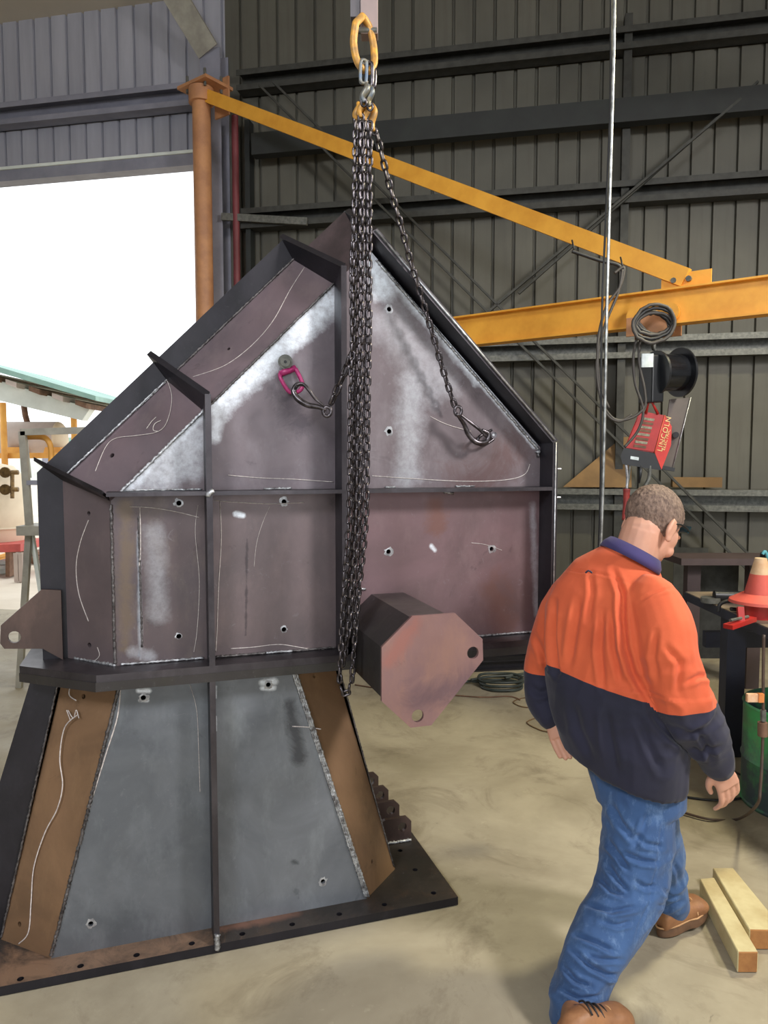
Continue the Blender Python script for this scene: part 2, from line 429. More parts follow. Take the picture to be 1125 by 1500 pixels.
MAT['lo_left'] = steel('plate_middle_left', (98, 86, 88), (84, 76, 80), (124, 112, 104),
    grinds_and_sheen=[(G(203, 780), G(206, 965), .010, .30), (G(226, 780), G(232, 900), .05, .22), (G(195, 955), G(220, 962), .03, .30)],
    stains=[(G(184, 740), G(184, 950), .03, (112, 96, 80)), (G(203, 790), G(204, 960), .006, (62, 66, 80))])
MAT['lo_mid'] = steel('plate_middle', (116, 102, 104), (98, 88, 90), (128, 112, 112),
    grinds_and_sheen=[(G(345, 753), G(356, 755), .012, 1.0)], stains=[(G(362, 790), G(360, 930), .006, (60, 54, 58))])
MAT['lo_right'] = steel('plate_lower_right', (124, 100, 104), (104, 86, 88), (138, 116, 118), scratch=.35,
    grinds_and_sheen=[(G(632, 800), G(637, 806), .012, 1.0), (G(780, 740), G(786, 900), .02, .3)], stains=[(G(640, 740), G(640, 770), .05, (120, 84, 74)), (G(720, 860), G(740, 920), .08, (118, 88, 82))])
blue = ((112, 116, 122), (88, 92, 98), (130, 136, 142))
MAT['leg_left'] = steel('plate_leg_left', *blue, grinds_and_sheen=[(G(203, 1012), G(218, 1012), .012, .9), (G(205, 1026), G(216, 1026), .008, .8)])
MAT['leg_right'] = steel('plate_leg_right', (122, 126, 132), (96, 100, 106), (146, 152, 156),
    grinds_and_sheen=[(G(384, 1000), G(402, 998), .018, .95), (G(384, 1008), G(402, 1008), .012, .9), (G(316, 1006), G(316, 1022), .006, .9), (G(316, 1050), G(316, 1070), .005, .9)],
    stains=[(G(425, 1030), G(440, 1110), .035, (44, 44, 48)), (G(436, 1265), G(430, 1262), .012, (60, 64, 68))])
MAT['brown'] = steel('brown_scale_plate', (148, 116, 88), (120, 94, 72), (162, 130, 98), rough=.42, metal=.3, scratch=.08)
MAT['slope'] = steel('plate_sloped_corner', (122, 106, 112), (102, 92, 98), (134, 120, 122), scratch=.12)
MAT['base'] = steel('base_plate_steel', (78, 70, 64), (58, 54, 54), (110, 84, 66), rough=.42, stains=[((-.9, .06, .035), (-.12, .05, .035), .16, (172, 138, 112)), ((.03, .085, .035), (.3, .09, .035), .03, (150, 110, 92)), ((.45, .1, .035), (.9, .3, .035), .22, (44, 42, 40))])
MAT['endplate'] = steel('pinkish_end_plate', (158, 124, 120), (132, 106, 112), (176, 136, 118), rough=.36, metal=.6, scratch=.2,
    stains=[((.52, -.36, 1.1), (.62, -.36, 1.23), .035, (172, 116, 106)), ((.62, -.36, .97), (.8, -.36, 1.0), .07, (108, 88, 98))])
MAT['tubesteel'] = steel('dark_tube_steel', (62, 58, 58), (50, 48, 46), (74, 72, 62), rough=.38)

front = lambda a, b, t_: (a, FY + t_, b)
HR = .009
def hole_px(*pp, yl=FY, r=HR): return [circle(S(x, y, yl), r) for x, y in pp]
TH = .012
ZS, ZB = 1.638, 1.04
plate('front_panel', [(-.292, ZS), (0, ZS), (0, 1.928)], MAT['up_left'], chute, front, TH)
plate('front_panel', [(0, ZS), (.475, ZS), (.475, 2.403), (0, 1.928)], MAT['up_mid'], chute, front, TH)
plate('front_panel', [(.475, ZS), (1.335, ZS), (1.335, 1.79), (.60, 2.525), (.475, 2.403)], MAT['up_right'], chute, front, TH, hole_px((570, 453), (570, 632)))
plate('front_panel', [(-.32, ZB), (0, ZB), (0, ZS), (-.292, ZS), (-.32, 1.612)], MAT['lo_left'], chute, front, TH, hole_px((262, 737), (262, 932)))
plate('front_panel', [(0, ZB), (.475, ZB), (.475, ZS), (0, ZS)], MAT['lo_mid'], chute, front, TH, hole_px((416, 735), (416, 922)))
plate('front_panel', [(.475, ZB), (1.335, ZB), (1.335, ZS), (.475, ZS)], MAT['lo_right'], chute, front, TH, hole_px((569, 808), (720, 804)))
# corner (chamfer) panels
def quadplate(name, p, mat, holes=(), th=.012):
    """p: four 3-D corners, roughly planar; holes: (point, radius) given in 3-D"""
    p = [Vector(q) for q in p]; o = p[0]; e1 = (p[1] - p[0]).normalized(); n = (p[1] - p[0]).cross(p[3] - p[0]).normalized(); e2 = n.cross(e1)
    back = n if n.y > 0 else -n
    loc = [((q - o).dot(e1), (q - o).dot(e2)) for q in p]
    hl = [circle(((Vector(h) - o).dot(e1), (Vector(h) - o).dot(e2)), r) for h, r in holes]
    return plate(name, loc, mat, chute, lambda a, b, t_: o + e1 * a + e2 * b + back * t_, th, hl)
def ray_plane_local(px, py, p):
    a, b, c_ = [Vector(q) for q in p[:3]]; n = (b - a).cross(c_ - a)
    r = ray(px, py); rl = Vector((r.dot(U), r.dot(MM), r.z)); e = Vector((0, 0, EYE)) - SO; el = Vector((e.dot(U), e.dot(MM), EYE))
    t_ = (a - el).dot(n) / rl.dot(n); return el + rl * t_
Y2 = FY + C
lc = [(-.32, FY, ZB), (-.485, Y2, ZB), (-.485, Y2, 1.68), (-.32, FY, 1.612)]
MAT['slopeleft'] = steel('plate_upright_corner', (116, 102, 104), (98, 88, 90), (126, 112, 110), scratch=.1)
quadplate('corner_panel', lc, MAT['slopeleft'], [(ray_plane_local(130, 752, lc), .008), (ray_plane_local(131, 945, lc), .009)])
s1 = [(-.32, FY, 1.612), (-.485, Y2, 1.68), (-.117, Y2, 2.048), (0, FY, 1.928)]
quadplate('corner_panel', s1, MAT['slope'], [(ray_plane_local(164, 667, s1), .009)])
s2 = [(0, FY, 1.928), (-.117, Y2, 2.048), (.358, Y2, 2.523), (.475, FY, 2.403)]
quadplate('corner_panel', s2, MAT['slope'], [(ray_plane_local(335, 511, s2), .006)])
s3 = [(.475, FY, 2.403), (.358, Y2, 2.523), (.548, Y2, 2.71), (.60, FY, 2.525)]
quadplate('corner_panel', s3, steel('plate_peak_corner', (78, 66, 68), (64, 56, 58), scratch=.1))
# hidden body behind the front
bm = bmesh.new()
ol = [(-.485, ZB), (1.335, ZB), (1.335, 1.80), (.565, 2.70), (-.485, 1.68)]
A = [bm.verts.new((x, Y2, z)) for x, z in ol]; B = [bm.verts.new((x, .98, z)) for x, z in ol]
for i in range(5): bm.faces.new((A[i], A[(i + 1) % 5], B[(i + 1) % 5], B[i]))
bm.faces.new(B); bm_obj('body_shell', bm, MAT['black_steel'], chute)
# back flange standing proud behind the corner panels, coloured black as its backlit shade
plate('back_flange', [(-.485, ZB), (-.568, ZB), (-.568, 1.707), (.31, 2.585), (.352, 2.517), (-.485, 1.68)], MAT['black_steel'], chute, lambda a, b, t_: (a, Y2 + .002 + t_, b), .018)
# ribs
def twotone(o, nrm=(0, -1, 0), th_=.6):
    """side faces are coloured black for their shade, the edge that faces out stays bare"""
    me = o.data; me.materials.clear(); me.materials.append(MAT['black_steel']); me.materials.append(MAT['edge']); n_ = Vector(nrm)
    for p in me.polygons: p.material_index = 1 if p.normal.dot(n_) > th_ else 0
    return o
def rib(xr, zt, top):
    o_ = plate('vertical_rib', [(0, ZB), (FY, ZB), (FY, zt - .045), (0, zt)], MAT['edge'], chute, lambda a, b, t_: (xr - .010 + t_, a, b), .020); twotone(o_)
    a0 = Vector((xr, FY, zt - .045)); a1 = Vector((xr, 0, zt)); q0 = Vector((xr - .117, Y2, zt + .075)); q1 = top
    bm = bmesh.new(); n = Vector((1, 0, 1)).normalized() * .010
    vs = [bm.verts.new(p + s_ * n) for s_ in (-1, 1) for p in (a0, a1, q1, q0)]
    bm.faces.new(vs[:4]); bm.faces.new(vs[4:])
    for i in range(4): bm.faces.new((vs[i], vs[(i + 1) % 4], vs[4 + (i + 1) % 4], vs[4 + i]))
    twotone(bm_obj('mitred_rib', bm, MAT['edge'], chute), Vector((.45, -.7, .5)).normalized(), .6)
rib(0, 1.973, Vector((-.185, .275, 2.14)))
rib(.475, 2.435, Vector((.302, .275, 2.60)))
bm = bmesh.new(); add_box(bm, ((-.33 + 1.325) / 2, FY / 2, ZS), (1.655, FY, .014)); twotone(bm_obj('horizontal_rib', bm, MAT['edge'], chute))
bm = bmesh.new(); nn = Vector((0, 0, .007))
ps = [Vector((-.325, FY, 1.62)), Vector((-.342, 0, 1.645)), Vector((-.577, .27, 1.755)), Vector((-.485, Y2, 1.685))]
vs = [bm.verts.new(p + s_ * nn) for s_ in (-1, 1) for p in ps]
bm.faces.new(vs[:4]); bm.faces.new(vs[4:])
for i in range(4): bm.faces.new((vs[i], vs[(i + 1) % 4], vs[4 + (i + 1) % 4], vs[4 + i]))
bm_obj('mitred_rib', bm, MAT['edge'], chute)
# right-hand closing flange
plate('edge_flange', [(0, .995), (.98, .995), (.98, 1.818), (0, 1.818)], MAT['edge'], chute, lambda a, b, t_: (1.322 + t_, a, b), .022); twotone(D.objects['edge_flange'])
bm = bmesh.new()
ins = [(1.322, 0, 1.818), (.578, 0, 2.562), (.548, Y2, 2.712), (.56, .98, 2.70), (1.322, .98, 1.818)]
nn = Vector((1, 0, .55)).normalized() * .024
v0 = [bm.verts.new(p) for p in ins]; v1 = [bm.verts.new(Vector(p) + nn) for p in ins]
bm.faces.new(v0); bm.faces.new(v1[::-1])
for i in range(5): bm.faces.new((v0[i], v0[(i + 1) % 5], v1[(i + 1) % 5], v1[i]))
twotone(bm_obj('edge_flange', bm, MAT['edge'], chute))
tube('flange_bright_edge', [(1.328, -.003, 1.83), (.592, -.003, 2.566)], .004, MAT['bright'], chute, 6)
tube('flange_bright_edge', [(1.333, -.003, 1.0), (1.333, -.003, 1.82)], .003, MAT['bright'], chute, 6)
# studs poking through at right
for zz in (1.715, 1.60): cyl('dowel_pin', (1.34, .06, zz), (1.395, .06, zz), .004, MAT['bright'], chute, seg=8)
# middle flange plate
mf = [(-.375, 0), (1.36, 0), (1.36, 1.0), (-.62, 1.0), (-.635, .205)]
plate('middle_flange', mf, MAT['edge'], chute, lambda a, b, t_: (a, b, 1.016 + t_), .025)
plate('flange_lip', [(-.378, -.001), (1.36, -.001), (1.36, .01), (-.37, .01), (-.62, .215), (-.637, .205)], MAT['tubesteel'], chute, lambda a, b, t_: (a, b, .985 + t_), .031)
# lower leg: frustum with corner panels
def lx(z, side):                                  # front panel edge
    k = (z - .035) / (1.0 - .035); return (-.552 + .252 * k) if side < 0 else (.586 - .292 * k)
def lo(z, side):
    k = (z - .035) / (1.0 - .035); return (-.735 + .225 * k) if side < 0 else (.758 - .262 * k)
ZT = .986
plate('leg_panel', [(lx(.035, -1), .035), (0, .035), (0, ZT), (lx(ZT, -1), ZT)], MAT['leg_left'], chute, front, TH, hole_px((210, 1022), (133, 1353)))
plate('leg_panel', [(0, .035), (lx(.035, 1), .035), (lx(ZT, 1), ZT), (0, ZT)], MAT['leg_right'], chute, front, TH, hole_px((393, 1003), (473, 1291)))
ql = [(lx(.035, -1), FY, .035), (lo(.035, -1), Y2, .035), (lo(ZT, -1), Y2, ZT), (lx(ZT, -1), FY, ZT)]
quadplate('leg_corner_panel', ql, MAT['brown'], [(ray_plane_local(28, 1354, ql), .009), (ray_plane_local(117, 1021, ql), .009)])['label'] = 'brown rusty corner panel'
qr = [(lx(.035, 1), FY, .035), (lo(.035, 1), Y2, .035), (lo(ZT, 1), Y2, ZT), (lx(ZT, 1), FY, ZT)]
quadplate('leg_corner_panel', qr, MAT['brown'], [(ray_plane_local(546, 1262, qr), .008), (ray_plane_local(466, 990, qr), .008)])['label'] = 'brown rusty corner panel'
plate('leg_back_flange', [(lo(.035, -1), .035), (-.90, .035), (-.605, ZT), (lo(ZT, -1), ZT)], MAT['black_steel'], chute, lambda a, b, t_: (a, Y2 + .002 + t_, b), .018)
bm = bmesh.new()
ol = [(lo(.035, -1), .035), (lo(.035, 1), .035), (lo(ZT, 1), ZT), (lo(ZT, -1), ZT)]
A = [bm.verts.new((x, Y2, z)) for x, z in ol]; B = [bm.verts.new((x, .98, z)) for x, z in ol]
for i in range(4): bm.faces.new((A[i], A[(i + 1) % 4], B[(i + 1) % 4], B[i]))
bm.faces.new(B); bm_obj('leg_shell', bm, MAT['black_steel'], chute)
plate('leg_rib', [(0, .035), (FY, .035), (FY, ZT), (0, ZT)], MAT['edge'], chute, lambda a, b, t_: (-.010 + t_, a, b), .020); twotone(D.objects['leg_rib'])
bh = []
for q in [(30, 1434), (118, 1415), (200, 1399), (281, 1382), (355, 1368), (428, 1354), (497, 1339), (563, 1325), (635, 1308), (608, 1274), (586, 1246)]:
    pt = onz(*q, .035) - SO; bh.append(circle((pt.dot(U), pt.dot(MM)), .011))
plate('base_plate', [(-.92, 0), (.93, 0), (.93, 1.35), (-.92, 1.35)], MAT['base'], chute, lambda a, b, t_: (a, b, .003 + t_), .032, bh)
bpo = D.objects['base_plate']; bpo.data.materials.append(MAT['black_steel'])
for p in bpo.data.polygons: p.material_index = 0 if p.normal.z > .5 else 1
# lugs
def lug(y0, mat='black_steel'):
    o = plate('lifting_lug', [(.76, .035), (.903, .035), (.903, .125), (.88, .148), (.78, .148), (.72, .12), (.72, .035)], MAT[mat], chute, lambda a, b, t_: (a, y0 + t_, b), .018, [circle((.86, .105), .021)])
MAT['lugbrown'] = steel('brown_lug_steel', (82, 66, 60), (66, 54, 52), scratch=.05)
for y0 in (.465, .63, .795, .96): lug(y0, 'lugbrown')
plate('side_lug', [S(62, 862, .27), S(3, 914, .27), S(2, 940, .27), S(8, 948, .27), S(64, 948, .27), (-.5, 1.04), (-.5, 1.29)], MAT['lugbrown'], chute, lambda a, b, t_: (a, .262 - t_, b), .016, [circle(S(22, 932, .26), .021)])
# octagonal tube stub with end plate
TY = -.35
oct_ = [(.605, 1.240), (.735, 1.240), (.80, 1.155), (.80, 1.02), (.735, .935), (.60, .935), (.505, .985), (.505, 1.150)]
bm = bmesh.new(); A = [bm.verts.new((x, TY + .01, z)) for x, z in oct_]; B = [bm.verts.new((x, FY, z)) for x, z in oct_]
for i in range(8): bm.faces.new((A[i], A[(i + 1) % 8], B[(i + 1) % 8], B[i]))
bm_obj('tube_stub', bm, MAT['tubesteel'], chute)
ep = [(.607, 1.246), (.758, 1.246), (.858, 1.152), (.861, 1.080), (.675, .877), (.602, .877), (.503, .975), (.503, 1.152)]
o = plate('end_plate', ep, MAT['endplate'], chute, lambda a, b, t_: (a, TY + t_, b), .012, [circle((.823, 1.108), .021, 18), circle((.627, .914), .021, 18)])
o['label'] = 'pinkish octagonal end plate'

# weld beads
def bead(p, q, r=.005, mat='weld', n=None, flat=None, wob=.35):
    p = Vector(p); q = Vector(q); n = n or max(4, int((q - p).length / .006)); pts = []
    for i in range(n + 1):
        pts.append(p.lerp(q, i / n) + Vector((random.uniform(-1, 1), 0, random.uniform(-1, 1))) * r * .25)
    rs = [r * (1 + wob * math.sin(i * 2.3) * random.uniform(.3, 1)) for i in range(n + 1)]
    return tube('weld_bead', pts, r, MAT[mat], chute, 6, rfun=lambda k: rs[int(round(k * n))])
e = .003
bead((-.29, FY - e, 1.640), (-.005, FY - e, 1.925), .006); bead((.01, FY - e, 1.938), (.462, FY - e, 2.392), .005, 'weld_dull')
bead((1.31, FY - e, 1.795), (.625, FY - e, 2.49), .006)
bead((1.31, FY - e, 1.79), (1.305, FY - e, 1.77), .012)
bead((-.32, FY - e, ZB + .01), (-.32, FY - e, 1.60), .005, 'weld_dull')
bead((-.23, FY, 1.10), (-.232, FY, 1.56), .0035, 'weld_dull')
for (x0, x1, m_) in ((-.30, -.02, 'weld'), (.02, .2, 'weld_dull'), (.2, .3, 'weld'), (.3, .46, 'weld_dull'), (.49, 1.30, 'weld')):
    bead((x0, FY - e, ZB + .006), (x1, FY - e, ZB + .006), .0045, m_)
for (x0, x1) in ((-.27, -.02), (.2, .3), (.66, .70), (.95, 1.03)): bead((x0, FY - e, ZS + .010), (x1, FY - e, ZS + .010), .004, 'weld')
bead((.90, FY - e, ZS - .012), (.94, FY - e, ZS - .016), .006)
for d in (-.007, 0, .007): bead((lx(.04, 1) + d, FY - .004, .045), (lx(.98, 1) + d, FY - .004, .98), .0048)
bead((lx(.04, -1), FY - e, .045), (lx(.98, -1), FY - e, .98), .006, 'weld_dull')
bead((lo(.04, -1), Y2 - .004, .045), (lo(.98, -1), Y2 - .004, .98), .004, 'weld_dull')
bead((lo(.06, 1), Y2 - .004, .05), (lo(.98, 1), Y2 - .004, .98), .003, 'weld_dull')
bead((-.483, Y2 - .004, 1.69), (-.117, Y2 - .004, 2.05), .004); bead((-.117, Y2 - .004, 2.05), (.35, Y2 - .004, 2.515), .004, 'weld_dull')
bead((-.32, FY - .004, ZB + .004), (-.46, Y2 - .02, ZB + .004), .006)
bead((.765, .462, .04), (.90, .462, .04), .007)
bead((.49, FY - e, 1.262), (.58, FY - e, 1.262), .005); bead((-.566, .258, 1.11), (-.566, .258, 1.28), .005, 'weld_dull')
bead((0, -.004, .02), (0, -.004, .075), .010, 'weld'); bead((-.008, -.002, 1.628), (.012, -.002, 1.648), .009)
# bright ground rings about the bolt holes
def ringpatch(px, py, r=.017, seed=0, pl=None):
    random.seed(int(px) * 7 + seed)
    cx_, cz_ = S(px, py, FY); bm = bmesh.new(); n = 16
    inner = []; outer = []
    for k in range(n):
        a = 2 * math.pi * k / n; rr = r * random.uniform(.75, 1.25)
        inner.append(bm.verts.new((cx_ + HR * math.cos(a), FY - .0012, cz_ + HR * math.sin(a))))
        outer.append(bm.verts.new((cx_ + rr * math.cos(a), FY - .0006, cz_ + rr * math.sin(a))))
    for k in range(n): bm.faces.new((inner[k], inner[(k + 1) % n], outer[(k + 1) % n], outer[k]))
    bm_obj('ground_ring', bm, MAT['bright'], chute)
for q in [(262, 737), (416, 735), (569, 808), (720, 804), (570, 453), (570, 632), (210, 1022), (133, 1353), (393, 1003), (473, 1291)]: ringpatch(*q)
for q in [(262, 932), (416, 922)]: ringpatch(*q, r=.013)
def smear(poly, nm='ground_patch', m_='bright'):
    bm = bmesh.new(); bm.faces.new([bm.verts.new((S(x, y, FY)[0], FY - .0008, S(x, y, FY)[1])) for x, y in poly]); bm_obj(nm, bm, MAT[m_], chute)
# chalk lines drawn on the plates
def chalk(pts, r=.0016, plane=None):
    L = []
    for x, y in pts:
        L.append(ray_plane_local(x, y, plane) + Vector((-.0008, -.0012, 0)) if plane else Vector(G(x, y)) - Vector((0, .0012, 0)))
    tube('chalk_mark', catmull(L, 8), r, MAT['chalk'], chute, 5)
chalk([(322, 735), (324, 790), (320, 860), (318, 920), (316, 955)]); chalk([(338, 950), (370, 948), (410, 944), (450, 950), (485, 952)])
chalk([(314, 733), (350, 736), (400, 738), (445, 736)]); chalk([(334, 696), (380, 700), (430, 702), (488, 706)])
chalk([(395, 742), (385, 765), (376, 795), (372, 830)], .0008)
chalk([(290, 740), (286, 780), (292, 850), (289, 920), (284, 955)], .001); chalk([(190, 742), (225, 744), (260, 750), (292, 758)])
chalk([(205, 742), (206, 800), (204, 830)], .0022)
chalk([(177, 1003), (172, 1050), (155, 1105), (135, 1170), (115, 1240), (95, 1320), (78, 1395)], .0026)
chalk([(545, 697), (600, 701), (680, 705), (740, 703), (768, 695), (776, 680)]); chalk([(630, 610), (655, 622), (690, 632)])
chalk([(690, 795), (712, 798), (735, 806)], .001); chalk([(428, 1064), (450, 1065), (470, 1068)], .0022)
chalk([(278, 1003), (288, 1040), (291, 1100), (293, 1160)], .001)
chalk([(446, 392), (425, 425), (400, 470), (370, 505), (330, 535), (283, 552)], .0014, s2)
chalk([(242, 550), (252, 580), (246, 615), (232, 632), (200, 638), (170, 642), (155, 655), (140, 690)], .0014, s1)
chalk([(215, 628), (222, 618), (229, 611)], .0016, s1); chalk([(236, 616), (227, 621), (225, 630), (233, 632)], .0016, s1)
chalk([(130, 762), (118, 795), (112, 830), (116, 870), (130, 910)], .0018, lc)
chalk([(143, 948), (146, 960), (138, 968), (128, 970)], .0012, lc)
chalk([(114, 1047), (95, 1066), (88, 1110), (92, 1150), (84, 1185), (66, 1220), (50, 1270), (46, 1320), (42, 1365), (28, 1382)], .0022, ql)
chalk([(98, 1040), (104, 1056)], .0018, ql); chalk([(100, 1040), (108, 1052), (112, 1040), (116, 1052)], .0018, ql)
chalk([(114, 1005), (104, 1006), (102, 1018), (112, 1026)], .0022, ql)

# ================================================================== LIFTING GEAR
def link_mesh_data(L, Wd, r, nm='link', mat='chain', seg=5):
    bm = bmesh.new(); pts = []; h = (Wd / 2 - r); s_ = L / 2 + r - Wd / 2 + 0
    s_ = max(L / 2 + r - h - r, .0005)
    for k in range(7): a = -math.pi / 2 + math.pi * k / 6; pts.append((s_ + h * math.cos(a), h * math.sin(a), 0))
    for k in range(7): a = math.pi / 2 + math.pi * k / 6; pts.append((-s_ + h * math.cos(a), h * math.sin(a), 0))
    add_tube(bm, pts, r, seg, closed=True)
    me = D.meshes.new(nm); bm.to_mesh(me); bm.free(); me.materials.append(MAT[mat])
    me.polygons.foreach_set('use_smooth', [True] * len(me.polygons)); return me
def resample(pts, step):
    out = [pts[0].copy()]; acc = 0
    for a, b in zip(pts, pts[1:]):
        d = (b - a).length; 
        while acc + d >= step:
            k = (step - acc) / d; a = a.lerp(b, k); out.append(a.copy()); d = (b - a).length; acc = 0
        acc += d
    return out
sling = empty('chain_sling', at(534, 60, 2.52), 0, 'steel chain sling with a bundle of slack chain and two hooked legs before the chute', 'chain sling')
sb = sling.location.copy()
link_me = link_mesh_data(.029, .0245, .0047)
big_bm = bmesh.new(); nlink = [0]
def chain(pts, pitch=.0275, as_parts=True, roll0=0, jit=8, lm=None):
    lm = lm or link_me
    q = resample(catmull(pts, 12), pitch)
    for i, (a, b) in enumerate(zip(q, q[1:])):
        d = (b - a).normalized(); up = Vector((0, -1, 0)); y = (up - d * up.dot(d)).normalized(); z = d.cross(y)
        rt = Matrix((d, y, z)).transposed().to_4x4()
        rl = Matrix.Rotation((math.pi / 2 if i % 2 else 0) + roll0 + R(random.uniform(-jit, jit)), 4, 'X')
        m = Matrix.Translation((a + b) / 2) @ rt @ rl
        if as_parts and nlink[0] < 296:
            o = D.objects.new('link', lm); COL.objects.link(o); o.parent = sling; o.matrix_local = Matrix.Translation(-sb) @ m; nlink[0] += 1
        else:
            tmp = bmesh.new(); tmp.from_mesh(lm); tmp.transform(Matrix.Translation(-sb) @ m); me = D.meshes.new('t'); tmp.to_mesh(me); tmp.free(); big_bm.from_mesh(me); D.meshes.remove(me)
random.seed(3)
# right leg
RL = [(551, 192), (560, 230), (573, 280), (590, 340), (605, 395), (622, 450), (637, 500), (652, 552), (668, 600)]
chain([at(x, y, 2.55 + .26 * (y - 192) / 410 + .04) for x, y in RL], .031, roll0=.5, lm=link_mesh_data(.0325, .027, .0052))
LL = [(514, 520), (507, 545), (494, 572), (483, 594)]
link_me2 = link_mesh_data(.038, .031, .0058)
chain([at(513, 520, 2.52), at(506, 543, 2.53), at(495, 568, 2.545), at(481, 600, 2.56)], .036, roll0=.35, lm=link_me2)
# slack bundle: strands of (x_top, x_mid, x_bottom, y_bottom, depth)
def strand(x0, x1, x2, x3, yb, Y, parts):
    ys = [178, 300, 440, 600, 760, 880, yb]
    xs = [x0, x0 + (x1 - x0) * .6, x1, x1 + (x2 - x1) * .45, x2, x2 + (x3 - x2) * .55, x3]
    chain([at(x + random.uniform(-1.2, 1.2), y, Y + random.uniform(-.006, .006)) for x, y in zip(xs, ys)], as_parts=parts, roll0=random.uniform(0, 1.2), jit=18)
strand(543, 541, 536, 514, 1003, 2.50, True)
strand(521, 518, 511, 497, 1003, 2.50, True)
strand(531, 529, 523, 509, 945, 2.485, True)
strand(527, 516, 518, 502, 985, 2.53, True)
strand(537, 534, 528, 516, 930, 2.53, False)
strand(533, 524, 520, 506, 965, 2.55, False)
chain([at(512, 1003, 2.50), at(511, 1014, 2.50), at(504, 1018, 2.50), at(498, 1003, 2.50)], .026, False)
me = D.meshes.new('slack_links'); big_bm.to_mesh(me); big_bm.free(); me.materials.append(MAT['chain'])
me.polygons.foreach_set('use_smooth', [True] * len(me.polygons))
o = link_mesh('slack_links', me, sling); o['kind'] = 'stuff'
def at_s(x, y, Y): return at(x, y, Y) - sb
MAT['yelsteel'] = M('worn_yellow_coating', (216, 158, 66), (150, 116, 72), 30, .5, .2)
MAT['bluesteel'] = M('worn_blue_chain_fitting', (96, 112, 130), (132, 122, 96), 30, .45, .5)
# master link (yellow), small coupling links, shorteners
tube('master_link', catmull([at_s(521, 34, 2.50), at_s(518, 62, 2.50), at_s(522, 86, 2.50), at_s(530, 100, 2.51), at_s(541, 104, 2.53), at_s(548, 92, 2.55), at_s(547, 66, 2.56), at_s(541, 40, 2.56), at_s(531, 24, 2.54)], 6), .012, MAT['yelsteel'], sling, 10, closed=True)
for i, (a, b) in enumerate([((533, 88), (532, 122)), ((541, 92), (541, 128)), ((537, 90), (539, 126)), ((545, 100), (545, 130))]):
    pa, pb = at_s(*a, 2.50 + .015 * i), at_s(*b, 2.50 + .015 * i); d = (pb - pa); s_ = Vector((.009, .004 * (-1) ** i, 0))
    tube('coupling_link', catmull([pa, pa + s_ + d * .12, pa + s_ + d * .88, pb, pb - s_ - d * .12, pa - s_ + d * .12, pa], 6)[:-1], .0062, MAT['chain'] if i % 2 else MAT['bluesteel'], sling, 8, closed=True)
for i, (a, b, mt) in enumerate([((536, 122), (533, 150), 'bluesteel'), ((542, 126), (542, 156), 'bluesteel'), ((531, 140), (529, 172), 'yelsteel'), ((537, 150), (536, 180), 'yelsteel'), ((545, 152), (548, 192), 'yelsteel'), ((524, 150), (523, 176), 'yelsteel')]):
    pa, pb = at_s(*a, 2.49 + .014 * i), at_s(*b, 2.49 + .014 * i)
    tube('shortening_clutch', catmull([pa, pa.lerp(pb, .3) + Vector((.006, -.004, 0)), pa.lerp(pb, .7) - Vector((.006, 0, 0)), pb], 5), .008, MAT[mt], sling, 8, rfun=lambda k: .0085 * (.6 + .8 * math.sin(math.pi * k)))
    tube('coupling_link', [pb + Vector((.009 * math.cos(a_), 0, .013 * math.sin(a_))) for a_ in [2 * math.pi * k / 12 for k in range(12)]], .004, MAT['chain'], sling, 6, closed=True)
# grab hooks
def hook(pp, Ys, r=.0085, eye=None):
    pts = catmull([at_s(x, y, Y) for (x, y), Y in zip(pp, Ys)], 6)
    tube('sling_hook', pts, r, MAT['chain'], sling, 8, rfun=lambda k: r * (.75 + .5 * math.sin(math.pi * k)))
hook([(478, 600), (466, 596), (450, 593), (436, 584), (430, 573), (436, 563), (446, 564)], [2.56, 2.56, 2.56, 2.565, 2.57, 2.575, 2.57])
hook([(474, 594), (462, 584), (452, 571), (443, 562), (434, 564)], [2.55] * 5, .0048)
hook([(669, 606), (680, 622), (686, 636), (698, 648), (712, 647), (716, 636), (706, 630)], [2.80, 2.83, 2.84, 2.85, 2.86, 2.86, 2.85])
hook([(673, 606), (688, 618), (702, 629), (712, 640)], [2.82, 2.83, 2.84, 2.85], .005)
tube('swivel_eye', [at_s(479 + 6 * math.cos(a_), 603 + 7 * math.sin(a_), 2.56) for a_ in [2 * math.pi * k / 12 for k in range(12)]], .006, MAT['chain'], sling, 8, closed=True)
tube('swivel_eye', [at_s(671 + 5 * math.cos(a_), 602 + 7 * math.sin(a_), 2.81) for a_ in [2 * math.pi * k / 12 for k in range(12)]], .006, MAT['chain'], sling, 8, closed=True)
# swivel lifting point (magenta) bolted to the middle panel
def fpt(x, y, off=0): a = S(x, y, FY - off); return sw(a[0], FY - off, a[1])
lp = empty('swivel_lifting_point', fpt(418, 530), 0, 'magenta swivel lifting point bolted to the chute below its bright ground band', 'lifting point', 'lifting points on the chute')
lb = lp.location.copy(); nf = -MM
cyl('collar', fpt(418, 530) - lb, fpt(418, 530, .03) - lb, .026, MAT['galv'], lp); cyl('bolt_head', fpt(418, 530, .03) - lb, fpt(418, 530, .045) - lb, .017, MAT['galv'], lp)
cyl('socket', fpt(418, 530, .0452) - lb, fpt(418, 530, .0462) - lb, .006, MAT['plastic'], lp, seg=6)
tube('swivel_loop', catmull([fpt(410, 547, .02) - lb, fpt(412, 556, .03) - lb, fpt(424, 574, .035) - lb, fpt(438, 573, .035) - lb, fpt(443, 562, .035) - lb, fpt(433, 540, .025) - lb], 7), .0075, MAT['magenta'], lp, 10)
tube('swivel_body', [fpt(410, 548, .02) - lb, fpt(420, 544, .022) - lb, fpt(433, 539, .02) - lb], .012, MAT['magenta'], lp, 10)
